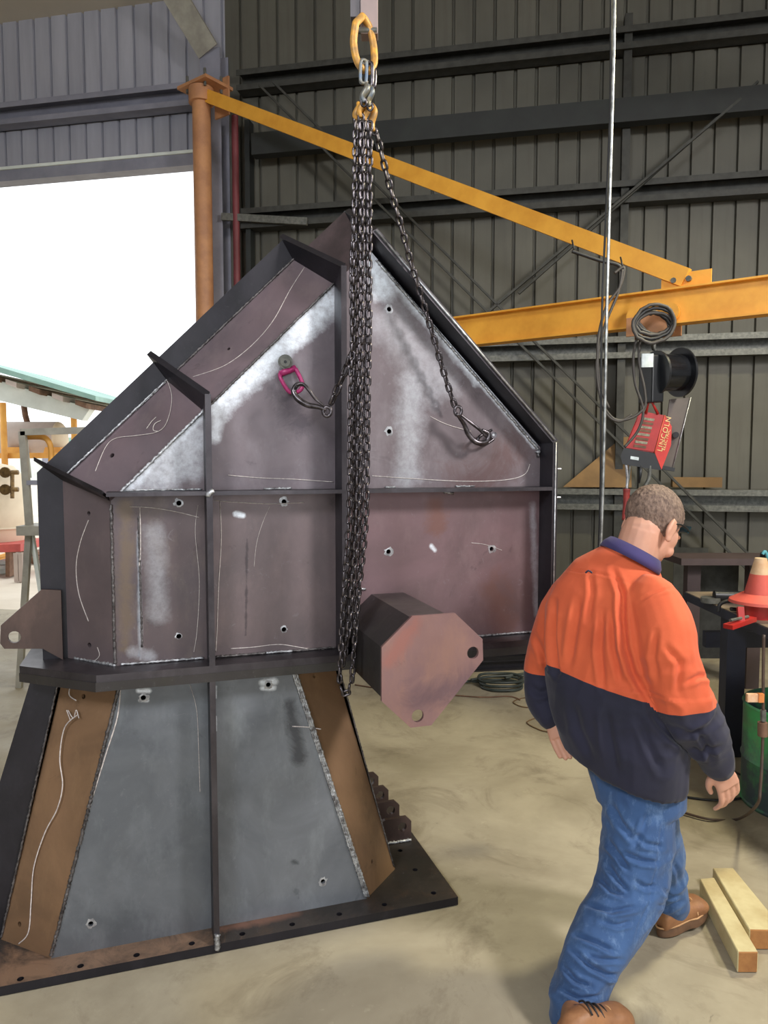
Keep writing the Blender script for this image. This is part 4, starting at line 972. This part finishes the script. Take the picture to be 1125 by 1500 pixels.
for i, (x, y, w_, h_, m_, nm, lb_, ct) in enumerate([(1, 812, 5, 14, 'yardyellow', 'yellow_bin', 'small yellow bin on the ground under the cream vessel', 'bin'), (12, 818, 12, 20, 'whitepaint', 'white_crate', 'white stacked crate on the ground under the cream vessel', 'crate'), (56, 806, 12, 18, 'rust', 'rusty_stack', 'rusty steel stack on the ground beyond the ladder', 'steel stack')]):
    o = empty(nm, onz(x, y + h_, 0), 0, lb_, ct); z_ = h_ / FPX * o.location.y * 1.0
    for k in range(3): box('layer', (0, 0, z_ * (k + .5) / 3), (w_ / FPX * o.location.y, .4 + .1 * (k == 1), z_ / 3 * .86), MAT[m_], o)
for i, x in enumerate((26, 33)):
    b0 = onz(x, 852, 0); o = empty('steel_post_stub', b0, 0, ['short upright steel stub left of the ladder, nearer the vessel', 'short upright steel stub touching the ladder leg in view'][i], 'steel section', 'steel stubs in the yard')
    bm = bmesh.new(); add_box(bm, (0, -.04, .21), (.06, .008, .42)); add_box(bm, (0, .04, .21), (.06, .008, .42)); add_box(bm, (0, 0, .21), (.008, .08, .42)); bm_obj('section', bm, MAT['pinkgrey'], o)
# far sheds and tree line glimpsed at the yard's end
o = empty('far_shed', (-26, 60, 0), 0, 'distant pale grey shed beyond the yard seen past the ladder', 'building')
box('wall', (0, 0, 1.6), (9, 5, 3.2), MAT['whitepaint'], o); box('roof', (0, 0, 3.35), (9.6, 5.6, .3), MAT['greenroof'], o); box('shutter', (1, -2.52, 1.2), (3, .05, 2.4), MAT['greypaint'], o)
# platform ladder standing just inside the doorway
ld = empty('platform_ladder', at(60, 800, 5.6), 0, 'aluminium platform ladder standing behind the left end of the chute', 'ladder'); ld.location.z = 0; lz = ld.location.copy()
def Lp(x, y, Y=5.6): return at(x, y, Y) - lz
bot = Lp(36, 905, 5.6); bot.z = .0
beam('guard_post', Lp(33, 632), Lp(43, 770), .035, .05, MAT['alu'], ld, Vector((1, 0, 0)))
beam('leg', Lp(43, 772), Vector((bot.x - .06, 0, 0)), .035, .045, MAT['alu'], ld, Vector((1, 0, 0))); beam('leg', Lp(45, 772), Vector((Lp(46, 900).x, .35, 0)), .03, .03, MAT['whitepaint'], ld, Vector((1, 0, 0)))
beam('guard_rail', Lp(31, 633), Lp(170, 629), .035, .05, MAT['alu'], ld)
bm = bmesh.new(); add_beam(bm, Lp(38, 775), Lp(160, 775), .3, .07); bm_obj('platform', bm, MAT['alu'], ld)
beam('step', Lp(41, 707), Lp(160, 707), .05, .035, MAT['greypaint'], ld)
beam('guard_post', Lp(150, 630), Lp(156, 775), .035, .05, MAT['alu'], ld, Vector((1, 0, 0))); beam('leg', Lp(156, 775), Vector((Lp(170, 775).x, 0, 0)), .035, .045, MAT['alu'], ld, Vector((1, 0, 0)))
tube('gate_loop', catmull([Lp(37, 640, 5.7), Lp(60, 640, 5.7), Lp(70, 645, 5.7), Lp(75, 660, 5.7), Lp(74, 690, 5.7)], 6), .022, MAT['yardyellow'], ld, 8)
tube('gate_loop', [Lp(37, 640, 5.7), Lp(43, 700, 5.7)], .018, MAT['whitepaint'], ld, 8)

# ================================================================== THE MAN
man = empty('person', (at(900, 1400, 2.42).x, 2.42, 0), 0, 'person in orange and navy work shirt, jeans and tan boots walking away beside the chute', 'person')
mo = man.location.copy()
def mp(x, y, Y): return at(x, y, Y) - mo
def loft_add(bm, rings, seg=28, power=2.3):
    """rings: (centre, a-vector, b-vector)"""
    vr = []
    for c_, a, b in rings:
        ring = []
        for k in range(seg):
            an = 2 * math.pi * k / seg; ca, sa = math.cos(an), math.sin(an)
            u_ = math.copysign(abs(ca) ** (2 / power), ca); v_ = math.copysign(abs(sa) ** (2 / power), sa)
            ring.append(bm.verts.new(c_ + a * u_ + b * v_))
        vr.append(ring)
    for A, B in zip(vr, vr[1:]):
        for k in range(seg): bm.faces.new((A[k], A[(k + 1) % seg], B[(k + 1) % seg], B[k]))
    bm.faces.new(vr[0][::-1]); bm.faces.new(vr[-1])
def limb(bm, pts, rad, seg=18, n=5, squash=1.0, sd=None):
    """smooth tapered limb through pts"""
    P = catmull(pts, n); Rr = []
    for i in range(len(rad) - 1):
        for k in range(n): Rr.append(rad[i] + (rad[i + 1] - rad[i]) * k / n)
    Rr.append(rad[-1]); rings = []; prev = None
    for i, p in enumerate(P):
        t_ = (P[min(i + 1, len(P) - 1)] - P[max(i - 1, 0)]).normalized()
        if prev is None: u_ = (sd or Vector((1, 0, 0))); u_ = (u_ - t_ * u_.dot(t_)).normalized()
        else: u_ = (prev - t_ * prev.dot(t_)).normalized()
        prev = u_; v_ = t_.cross(u_); rings.append((p, u_ * Rr[i], v_ * Rr[i] * squash))
    loft_add(bm, rings, seg, 2.0)
    for p, r_ in ((P[0], Rr[0]), (P[-1], Rr[-1])):
        bmesh.ops.create_uvsphere(bm, u_segments=14, v_segments=8, radius=r_ * .98, matrix=Matrix.Translation(p))
def remesh(name, bm, vox, mats, smooth_it=4, disp=None, matfn=None, keep=None):
    bmesh.ops.recalc_face_normals(bm, faces=bm.faces)
    me = D.meshes.new('tmp'); bm.to_mesh(me); bm.free(); o = D.objects.new('tmp', me); COL.objects.link(o)
    m = o.modifiers.new('r', 'REMESH'); m.mode = 'VOXEL'; m.voxel_size = vox; m.adaptivity = 0
    s_ = o.modifiers.new('s', 'SMOOTH'); s_.factor = .5; s_.iterations = smooth_it
    dg = bpy.context.evaluated_depsgraph_get(); me2 = D.meshes.new_from_object(o.evaluated_get(dg)); D.objects.remove(o); D.meshes.remove(me)
    me2.name = name; me2.materials.clear()
    for q in mats: me2.materials.append(q)
    if disp:
        nr = [v.normal.copy() for v in me2.vertices]
        for v, n_ in zip(me2.vertices, nr): v.co += n_ * disp(v.co, n_)
    me2.polygons.foreach_set('use_smooth', [True] * len(me2.polygons))
    if matfn:
        me2.polygons.foreach_set('material_index', [matfn(p.center) for p in me2.polygons])
    return link_mesh(name, me2, man)
def cloth_mat(name, c, c2, wv=900, rough=.85, extra=None):
    t = NT(name); f = t.rng(t.noise(5, 5, .6), .35, .65); b = t.mix(f, lin(c), lin(c2))
    if extra: b = t.mix(t.mth('MULTIPLY', t.rng(t.noise(26, 6, .8, stretch=(1, 1, .5)), .52, .68), extra[1]), b, lin(extra[0]))
    t.set(Base_Color=b, Roughness=rough); t.b.inputs['Sheen Weight'].default_value = .12; t.bump(t.noise(wv * .3, 3, .6), .18, .002); return t.m
MAT['orange'] = cloth_mat('hi_vis_orange_cotton', (238, 104, 44), (228, 94, 40)); MAT['navy'] = cloth_mat('navy_cotton', (40, 40, 64), (32, 33, 54))
MAT['collarn'] = cloth_mat('collar_navy', (62, 54, 104), (52, 46, 90))
MAT['denim'] = cloth_mat('blue_denim', (60, 92, 138), (44, 72, 114), extra=((112, 140, 176), .5))
t = NT('skin'); t.set(Base_Color=t.mix(t.noise(18, 4), lin((212, 162, 136)), lin((192, 138, 116))), Roughness=.55); t.b.inputs['Subsurface Weight'].default_value = .1; t.b.inputs['Subsurface Radius'].default_value = (.012, .005, .003); t.bump(t.noise(150, 3), .08, .002); MAT['skin'] = t.m
FW = Vector((math.sin(R(45)), math.cos(R(45)), 0)); RT = Vector((math.cos(R(45)), -math.sin(R(45)), 0)); ZU = Vector((0, 0, 1))
def fold(co, n_, amp, sc, ax_=(1, 1, 1), sd=0.0):
    q = Vector((co.x * sc * ax_[0] + sd, co.y * sc * ax_[1], co.z * sc * ax_[2]))
    return amp * (1 - 2.2 * abs(mn.noise(q + Vector((0, 0, mn.noise(q * .6) * .8)))))
def pix(co):
    v = co + mo - Vector((0, 0, EYE)); d_ = v.y * math.cos(PITCH) - v.z * math.sin(PITCH); u_ = v.y * math.sin(PITCH) + v.z * math.cos(PITCH)
    return Vector((CX + FPX * v.x / d_, CY - FPX * u_ / d_))
def creases(lists, co, n_):
    view = (co + mo - Vector((0, 0, EYE))).normalized(); fc = -n_.dot(view)
    if fc < .12: return 0.0
    p = pix(co); out = 0.0
    for pts, wd, dp in lists:
        best = 1e9; sgn = 1; kk = 0
        for i, (a, b) in enumerate(zip(pts, pts[1:])):
            ax_, ay_ = a; bx_, by_ = b; dx, dy = bx_ - ax_, by_ - ay_; L2 = dx * dx + dy * dy
            k = max(0, min(1, ((p.x - ax_) * dx + (p.y - ay_) * dy) / L2)); ex, ey = p.x - ax_ - dx * k, p.y - ay_ - dy * k
            d_ = math.hypot(ex, ey)
            if d_ < best: best = d_; sgn = 1 if dx * ey - dy * ex > 0 else -1; kk = (i + k) / (len(pts) - 1)
        if best > wd * 4.5: continue
        tap = min(1, 4 * min(kk, 1 - kk) + .25); q = best / wd
        out += tap * dp * (-math.exp(-q * q) + .75 * math.exp(-((q - 1.9) / 1.0) ** 2) * (1 if sgn > 0 else .45))
    return out * min(1, fc * 3)
SHC = [([(900, 838), (912, 870), (912, 905), (916, 947), (927, 985), (952, 1031)], 4.5, .020), ([(814, 880), (811, 933), (814, 975), (818, 992)], 3.5, .014),
       ([(849, 880), (842, 925), (834, 975)], 5, .010), ([(884, 895), (880, 950), (885, 1010)], 4.5, .010), ([(866, 840), (868, 870), (862, 910)], 4, .006), ([(897, 900), (900, 950), (910, 1000)], 4, .008),
       ([(935, 882), (955, 870), (985, 862)], 2.0, .004), ([(825, 835), (881, 841), (927, 856)], 1.8, .0032), ([(976, 947), (996, 971), (993, 1010)], 4.5, .009), ([(1004, 1000), (1022, 990), (1038, 992)], 3.5, .008),
       ([(962, 925), (958, 960), (966, 1000)], 4, .007), ([(888, 1040), (893, 1080), (905, 1130)], 6, .010), ([(950, 1040), (972, 1068), (1004, 1098)], 5, .012), ([(935, 1050), (950, 1090), (968, 1130)], 5, .008),
       ([(840, 1030), (850, 1070), (870, 1110)], 6, .008), ([(1022, 1070), (1034, 1090), (1043, 1112)], 4, .011), ([(990, 1062), (1012, 1072), (1030, 1066)], 4, .008), ([(1010, 1092), (1026, 1100), (1050, 1090)], 3.5, .008),
       ([(785, 930), (795, 955), (803, 985)], 4, .008), ([(779, 1005), (790, 1015), (802, 1012)], 4, .008)]
JNC = [([(896, 1179), (909, 1204), (934, 1236)], 4, .012), ([(893, 1232), (909, 1256), (921, 1274)], 3.5, .013), ([(912, 1248), (940, 1261), (960, 1262)], 3.5, .011), ([(892, 1268), (906, 1289), (921, 1308)], 3.5, .013),
       ([(880, 1289), (896, 1305), (922, 1314)], 3.5, .012), ([(862, 1327), (896, 1336), (932, 1328)], 3.5, .013), ([(880, 1350), (905, 1356), (925, 1350)], 3, .009), ([(846, 1371), (874, 1381), (898, 1393)], 3.5, .014),
       ([(840, 1393), (865, 1416), (890, 1428), (902, 1426)], 3.5, .015), ([(829, 1419), (843, 1436), (868, 1447)], 3.5, .014), ([(823, 1450), (849, 1463), (874, 1458)], 3.2, .013), ([(860, 1400), (880, 1405), (908, 1404)], 3, .009),
       ([(972, 1175), (962, 1260), (952, 1315), (925, 1380)], 1.8, .004), ([(950, 1190), (940, 1220), (930, 1240)], 4, .008), ([(925, 1215), (945, 1235), (968, 1240)], 3.5, .008), ([(930, 1290), (945, 1300), (962, 1298)], 3.2, .009),
       ([(984, 1262), (992, 1278), (996, 1298)], 3, .008), ([(968, 1300), (980, 1312), (996, 1312)], 3, .009), ([(962, 1325), (978, 1328), (1000, 1318)], 2.6, .008)]
# ---- shirt
trs = [  # centre px, depth, a, b, tilt (dz of the right side)
    ((913, 1118), 2.47, .205, .150, -.055), ((908, 1075), 2.475, .225, .165, -.04), ((901, 1020), 2.48, .228, .165, -.03), ((893, 960), 2.50, .222, .152, -.02), ((890, 905), 2.50, .220, .138, -.02),
    ((896, 866), 2.505, .195, .118, -.02), ((906, 838), 2.51, .150, .098, -.03), ((918, 818), 2.515, .095, .085, -.03), ((924, 806), 2.52, .070, .072, -.03)]
RA = [mp(957, 878, 2.37), mp(972, 920, 2.325), mp(981, 970, 2.30), mp(1003, 1030, 2.30), mp(1031, 1080, 2.34), mp(1052, 1120, 2.39)]
LA = [mp(836, 872, 2.62), mp(818, 905, 2.66), mp(803, 945, 2.70), mp(796, 985, 2.72), mp(798, 1025, 2.70), mp(808, 1046, 2.66)]
def shirt_bm(shr=0.0, arms=True):
    bm = bmesh.new(); rings = []
    for (c_, Y, a, b, tl_) in trs: rings.append((mp(*c_, Y), (RT * (a - shr) + ZU * tl_), FW * (b - shr)))
    loft_add(bm, rings, 36, 2.4)
    if arms:
        limb(bm, RA, [.082 - shr, .090 - shr, .086 - shr, .088 - shr, .066 - shr, .046 - shr * .5])
        limb(bm, LA, [.072 - shr, .074 - shr, .072 - shr, .070 - shr, .062 - shr, .048 - shr * .5])
    return bm
def dist_poly(p, P):
    best = 9
    for a, b in zip(P, P[1:]):
        ab = b - a; k = max(0, min(1, (p - a).dot(ab) / ab.length_squared)); best = min(best, (p - (a + ab * k)).length)
    return best
def on_right_arm(p): return dist_poly(p, RA[1:]) < .112 and (p - RA[2]).dot(RT) > -.065
def on_left_arm(p): return dist_poly(p, LA[1:]) < .085 and (p - mp(828, 950, 2.66)).dot(RT) < 0.0
zr = mp(1005, 1036, 2.27).z; zl = mp(790, 984, 2.70).z; zt_ = mp(900, 1006, 2.34).z
bdx = mp(820, 988, 2.42).x, mp(820, 988, 2.42).z, mp(950, 1023, 2.33).x, mp(950, 1023, 2.33).z
def shirt_field(p):
    if on_right_arm(p): return zr + .12 * (p.x - RA[3].x) - p.z
    if on_left_arm(p): return zl - p.z
    k = (p.x - bdx[0]) / (bdx[2] - bdx[0]); k = max(-.6, min(1.6, k))
    return bdx[1] + (bdx[3] - bdx[1]) * k - p.z
elb = RA[3]
def shirt_disp(co, n_):
    d = fold(co, n_, .006, 5.0, (1.6, 1.6, .42), 3.1) + creases(SHC, co, n_)
    e_ = (co - elb).length
    if e_ < .3: d += fold(co, n_, .010, 11, (.9, .9, 1.5), 9) * max(0, 1 - e_ / .3)
    if co.z < zt_: d += fold(co, n_, .008, 6, (1.5, 1.5, .6), 20)
    # armhole crease
    return d
t = NT('orange_and_navy_cotton')
att = t.n('ShaderNodeAttribute', attribute_name='navy')
edge_ = t.mth('GREATER_THAN', att.outputs['Fac'], 0.0)
oc = t.mix(t.rng(t.noise(5, 5, .6), .35, .65), lin((214, 98, 58)), lin((200, 86, 50))); nc = t.mix(t.rng(t.noise(5, 5), .35, .65), lin((36, 36, 58)), lin((26, 27, 44)))
t.set(Base_Color=t.mix(edge_, oc, nc), Roughness=.85); t.b.inputs['Sheen Weight'].default_value = .1; t.bump(t.noise(260, 3, .6), .18, .002)
sh = remesh('shirt', shirt_bm(), .006, [t.m], 6, shirt_disp)
at_ = sh.data.attributes.new('navy', 'FLOAT', 'POINT'); at_.data.foreach_set('value', [shirt_field(v.co) for v in sh.data.vertices])
sh['label'] = 'orange and navy cotton work shirt'
# cuff, collar, loop
cw = RA[-1]; ct = (RA[-1] - RA[-2]).normalized()
bm = bmesh.new(); limb(bm, [cw - ct * .02, cw + ct * .02], [.043, .040], n=2); bmesh.ops.delete(bm, geom=[], context='VERTS'); bm_obj('cuff', bm, MAT['navy'], man, smooth=2)
cn = (Vector((FW.x * .42, FW.y * .42, 1)) + RT * .36).normalized(); cc_ = mp(925, 812, 2.51)
ca_ = (RT - cn * RT.dot(cn)).normalized(); cb_ = cn.cross(ca_)
bm = bmesh.new(); n = 40; prof = [(.112, -.022), (.108, .000), (.094, .022), (.089, .022), (.098, -.005), (.102, -.022)]
rr_ = []
for k in range(n):
    an = 2 * math.pi * k / n
    wob_ = 1 + .02 * math.sin(3 * an)
    rr_.append([bm.verts.new(cc_ + (ca_ * math.cos(an) * r_ + cb_ * math.sin(an) * r_ * .92) * wob_ + cn * h_) for r_, h_ in prof])
for k in range(n):
    for j in range(len(prof)): bm.faces.new((rr_[k][j], rr_[(k + 1) % n][j], rr_[(k + 1) % n][(j + 1) % len(prof)], rr_[k][(j + 1) % len(prof)]))
o = bm_obj('collar', bm, MAT['collarn'], man, smooth=2); o['label'] = 'purple navy collar'
tube('hanging_loop', catmull([mp(858, 839, 2.345), mp(862, 836, 2.338), mp(867, 839, 2.345)], 4), .003, MAT['navy'], man, 6)
# ---- jeans
R1 = [mp(936, 1150, 2.44), mp(934, 1225, 2.41), mp(926, 1290, 2.37), mp(907, 1332, 2.33), mp(884, 1370, 2.29), mp(864, 1410, 2.25), mp(852, 1442, 2.22), mp(842, 1478, 2.185)]
R2 = [mp(938, 1150, 2.52), mp(950, 1200, 2.56), mp(966, 1255, 2.60), mp(976, 1295, 2.63), mp(983, 1325, 2.655)]
def jeans_bm(shr=0):
    bm = bmesh.new()
    loft_add(bm, [(mp(938, 1175, 2.46), RT * (.145 - shr), FW * (.125 - shr)), (mp(930, 1120, 2.47), RT * (.165 - shr), FW * (.13 - shr)), (mp(925, 1080, 2.48), RT * (.155 - shr), FW * (.12 - shr))], 24)
    limb(bm, R1, [.112 - shr, .116 - shr, .110 - shr, .103 - shr, .094 - shr, .087 - shr, .083 - shr, .080 - shr], n=4, sd=RT)
    limb(bm, R2, [.100 - shr, .098 - shr, .085 - shr, .070 - shr, .062 - shr], n=4, sd=RT)
    return bm
def jeans_disp(co, n_):
    s1_ = Vector((co.x * .8 + co.z * .55, co.y, co.z - co.x * .45))
    low = max(0, min(1, (0.62 - co.z) / .5))
    d = .011 * (.6 + .7 * low) * (1 - 2.4 * abs(mn.noise(Vector((s1_.x * 3, s1_.y * 3, s1_.z * 13)))))
    d = d * .6 + .003 * (1 - 2 * abs(mn.noise(co * 14))) + creases(JNC, co, n_)
    return d
remesh('jeans', jeans_bm(), .0062, [MAT['denim']], 5, jeans_disp)
# ---- body: head, neck, torso core, arms, hands, legs as one surface
bm = bmesh.new()
HC = mp(957, 767, 2.545); ha = R(56); hp = R(40)
hf = Vector((math.sin(ha) * math.cos(hp), math.cos(ha) * math.cos(hp), -math.sin(hp))); hr = Vector((math.cos(ha), -math.sin(ha), 0)); hu = hr.cross(hf)
rt3 = Matrix((hr, hf, hu)).transposed()
HS = 1.10
def HP(x, y, z): return HC + (hr * x + hf * y + hu * z) * HS
def ell(bm, c_, s_, rot=rt3, seg=24):
    bmesh.ops.create_uvsphere(bm, u_segments=seg, v_segments=seg // 2 + 2, radius=1, matrix=Matrix.Translation(c_) @ rot.to_4x4() @ Matrix.Diagonal((s_[0] * HS, s_[1] * HS, s_[2] * HS, 1)))
ell(bm, HP(0, -.012, .022), (.076, .096, .088)); ell(bm, HP(0, .028, -.045), (.060, .066, .078)); ell(bm, HP(0, .062, -.098), (.030, .026, .024)); ell(bm, HP(0, .045, -.02), (.066, .05, .06))
ell(bm, HP(0, .094, -.028), (.012, .016, .026)); ell(bm, HP(0, .103, -.044), (.016, .014, .011)); ell(bm, HP(0, .084, .012), (.05, .014, .012))
ell(bm, HP(0, .088, -.072), (.024, .010, .006)); ell(bm, HP(0, .087, -.081), (.022, .010, .006))
for s_ in (-1, 1):
    ell(bm, HP(.080 * s_, -.010, -.022), (.008, .021, .034)); ell(bm, HP(.079 * s_, -.002, -.05), (.008, .013, .013)); ell(bm, HP(.084 * s_, -.022, -.018), (.006, .009, .028)); ell(bm, HP(.036 * s_, .066, -.052), (.024, .024, .022))
limb(bm, [mp(918, 845, 2.51), mp(930, 815, 2.515), HP(0, -.028, -.045)], [.084, .074, .068], n=4)
sb_ = shirt_bm(.022); me_ = D.meshes.new('t'); sb_.to_mesh(me_); sb_.free(); bm.from_mesh(me_)
jb_ = jeans_bm(.024); me_ = D.meshes.new('t'); jb_.to_mesh(me_); jb_.free(); bm.from_mesh(me_)
# right hand: relaxed, fingers curled towards the camera's left
W0 = RA[-1]; W1 = mp(1066, 1142, 2.41)
limb(bm, [RA[-2], W0, W0.lerp(W1, .5)], [.034, .028, .030], n=3)
hd = (mp(1071, 1160, 2.40) - W0).normalized(); hs_ = Vector((-1.0, -.12, -.1)); hs_ = (hs_ - hd * hs_.dot(hd)).normalized(); hn = hd.cross(hs_)
kn = W0 + hd * .088
loft_add(bm, [(W0, hs_ * .026, hn * .021), (W0 + hd * .030, hs_ * .036, hn * .020), (W0 + hd * .06, hs_ * .042, hn * .018), (kn, hs_ * .042, hn * .014)], 18)
curl = Vector((-.42, .55, -.35)).normalized()
fing = [(.032, .044, .030, .022), (.0105, .047, .031, .023), (-.011, .043, .029, .022), (-.032, .033, .024, .020)]
for j, (o_, l1, l2, l3) in enumerate(fing):
    b0 = kn + hs_ * o_ - hd * .008; d1 = (hd + curl * .28).normalized(); d2 = (hd * .8 + curl * .75).normalized(); d3 = (hd * .35 + curl * 1.0).normalized()
    p1 = b0 + d1 * (l1 + .008); p2 = p1 + d2 * l2; p3 = p2 + d3 * l3
    limb(bm, [b0, p1, p2, p3], [.0100, .0092, .0084, .0070], seg=10, n=3)
tb = W0 + hd * .022 + hs_ * .028; limb(bm, [tb, tb + (hd * .8 + hs_ * .45 + curl * .5).normalized() * .036, tb + (hd * 1.0 + hs_ * .25 + curl * .6).normalized() * .062, tb + (hd * 1.1 + hs_ * .08 + curl * .6).normalized() * .082], [.014, .0125, .0105, .009], seg=10, n=3)
# left hand at the pocket
W2 = LA[-1]; ld_ = (mp(820, 1085, 2.60) - W2).normalized(); ls_ = Vector((.7, -.7, 0)); ls_ = (ls_ - ld_ * ls_.dot(ld_)).normalized(); ln_ = ld_.cross(ls_)
loft_add(bm, [(W2 - ld_ * .02, ls_ * .026, ln_ * .024), (W2 + ld_ * .04, ls_ * .036, ln_ * .020), (W2 + ld_ * .09, ls_ * .038, ln_ * .016)], 16)
for o_, L_ in ((-.028, .060), (-.009, .072), (.010, .074), (.029, .066)):
    b0 = W2 + ld_ * .085 + ls_ * o_; limb(bm, [b0, b0 + ld_ * L_ * .5 + RT * .004, b0 + ld_ * L_ + RT * .012], [.0100, .0095, .0080], seg=10, n=3)
limb(bm, [W2 + ld_ * .03 + ls_ * .025, W2 + ld_ * .06 + ls_ * .045, W2 + ld_ * .09 + ls_ * .052], [.013, .012, .009], seg=10, n=3)
remesh('body', bm, .004, [MAT['skin']], 3)
# eyes
for s_ in (-1, 1):
    bm = bmesh.new(); bmesh.ops.create_uvsphere(bm, u_segments=12, v_segments=8, radius=.0125, matrix=Matrix.Translation(HP(.030 * s_, .080, -.012))); bm_obj('eye', bm, MAT['white'], man, smooth=2)
# hair: short cropped shell
bm = bmesh.new(); bmesh.ops.create_uvsphere(bm, u_segments=140, v_segments=90, radius=1)
for v in bm.verts:
    p = v.co.copy(); nz = mn.noise(p * 9) * .02 + mn.noise(Vector((p.x * 50, p.y * 50, p.z * 16))) * .030
    v.co = HP(p.x * .0815 * (1 + nz), -.013 + p.y * .1015 * (1 + nz), .024 + p.z * .0935 * (1 + nz))
kill = []
for f_ in bm.faces:
    q = (f_.calc_center_median() - HC) / HS; x_, y_, z_ = q.dot(hr), q.dot(hf), q.dot(hu)
    line = -.094 + .016 * mn.noise(q * 45) if y_ < -.02 else (-.094 + (y_ + .02) * 2.1 if y_ < .045 else .045)
    if z_ < line: kill.append(f_)
bmesh.ops.delete(bm, geom=kill, context='FACES')
t = NT('short_brown_hair'); hz_ = t.noise(90, 6, .8, stretch=(1, 1, .35)); t.set(Base_Color=t.mix(t.rng(hz_, .38, .64), lin((84, 66, 58)), lin((146, 122, 106))), Roughness=.75); t.bump(t.noise(320, 4, .8), .6, .003)
bm_obj('hair', bm, t.m, man, smooth=2)
# safety glasses pushed up, arm running to the ear
tube('glasses_arm', catmull([HP(.084, -.02, -.012), HP(.083, .01, .012), HP(.078, .05, .028), HP(.070, .078, .036)], 5), .003, MAT['plastic'], man, 6)
bm = bmesh.new(); add_box(bm, HP(.052, .078, .040), (.040, .006, .028), rt3); add_box(bm, HP(-.052, .078, .040), (.040, .006, .028), rt3); add_box(bm, HP(0, .086, .045), (.08, .005, .014), rt3)
o = bm_obj('safety_glasses', bm, M('teal_dark_lens', (36, 72, 78), (28, 50, 56), 10, .12), man)
# ---- boots
MAT['tan'] = M('tan_leather', (164, 116, 78), (132, 90, 60), 9, .5, 0, .25, 120); MAT['sole'] = M('brown_rubber_sole', (112, 82, 58), (84, 62, 46), 14, .7)
def boot(heel, toe, ank, hs=1.0):
    d = (toe - heel); L = d.length; d.normalize(); s_ = Vector((-d.y, d.x, 0)).normalized(); up = s_.cross(d) * -1 if s_.cross(d).z < 0 else s_.cross(d)
    up.normalize(); B0 = heel - mo
    def bp(l, h_, w_=0): return B0 + d * l * L + up * h_ + s_ * w_
    bm = bmesh.new()
    rg = []
    for l, w_, tp in ((.01, .022, .070), (.04, .032, .095), (.12, .038, .118), (.26, .041, .122), (.40, .042, .112), (.54, .045, .096), (.68, .049, .084), (.80, .050, .079), (.90, .045, .072), (.97, .033, .058), (1.0, .018, .044)):
        tp *= 1 + (hs - 1) * min(1, l * 2.5)
        rg.append((bp(l, (tp + .018) / 2), s_ * w_, up * (tp - .018) / 2))
    loft_add(bm, rg, 24, 2.5)
    limb(bm, [bp(.20, .07), bp(.22, .11), ank - mo], [.038, .038, .038], n=3)
    o_ = remesh('boot', bm, .006, [MAT['tan']], 5)
    bm = bmesh.new(); out = []
    for k in range(28):
        a = 2 * math.pi * k / 28; l = .5 + .53 * math.cos(a); w_ = (.050 if math.cos(a) > 0 else .042) * math.sin(a) * (1 - .12 * math.exp(-((l - .42) / .15) ** 2)); out.append((l, w_))
    A = [bm.verts.new(bp(l, .000, w_)) for l, w_ in out]; B = [bm.verts.new(bp(l, .030, w_)) for l, w_ in out]; C_ = [bm.verts.new(bp(.5 + (l - .5) * .97, .034, w_ * .93)) for l, w_ in out]
    bm.faces.new(A[::-1]); bm.faces.new(C_)
    for k in range(28):
        j = (k + 1) % 28; bm.faces.new((A[k], A[j], B[j], B[k])); bm.faces.new((B[k], B[j], C_[j], C_[k]))
    so = bm_obj('sole', bm, MAT['sole'], o_, smooth=True)
    tube('welt', [bp(l, .036, w_ * 1.0) for l, w_ in out], .0035, M('pale_welt', (206, 164, 116), (186, 140, 96), 20, .6) if 'pale_welt' not in D.materials else D.materials['pale_welt'], o_, 6, closed=True)
    for q in (.38, .46, .54, .62):
        tq = (.115 - (q - .38) * .125) * hs; tube('lace', catmull([bp(q, tq - .012, -.030), bp(q, tq + .003, -.012), bp(q + .01, tq + .003, .012), bp(q + .02, tq - .012, .030)], 4), .0032, MAT['rubber'], o_, 6)
    tube('toe_seam', catmull([bp(.62, .05, -.051), bp(.66, .068 * hs, -.036), bp(.70, .083 * hs, 0), bp(.66, .068 * hs, .036), bp(.62, .05, .051)], 6), .0025, D.materials['pale_welt'], o_, 6)
toe1 = Vector((.752, 2.155, 0.0)); boot(toe1 - Vector((.87, .49, 0)) * .30, toe1, R1[-1] + mo + Vector((0, 0, .01)), 1.35)
h2 = onz(966, 1372, 0); t2 = onz(1031, 1346, .0); h2.z = .004; t2.z = .03
boot(h2, t2, R2[-1] + mo + Vector((-.01, 0, .02)))

# lamp housings for the high bays and the added left fill lamp
for i, l_ in enumerate([o for o in SC.objects if o.type == 'LIGHT']):
    o = empty('bay_and_fill_lamp', l_.location + Vector((0, 0, .12)), 0, ['high bay lamp hung above the bench side', 'high bay lamp hung above the camera side', 'added fill lamp hung over the left bay'][i], 'lamp', 'high bay lamps')
    lathe('shade', [(.10, .30), (.14, .22), (.62, .02), (.66, .0), (.64, .0), (.12, .20)], MAT['galv'], o); cyl('stem', (0, 0, .28), (0, 0, 1.0 if i else 1.2), .02, MAT['galv'], o, seg=8)
    l_.parent = None
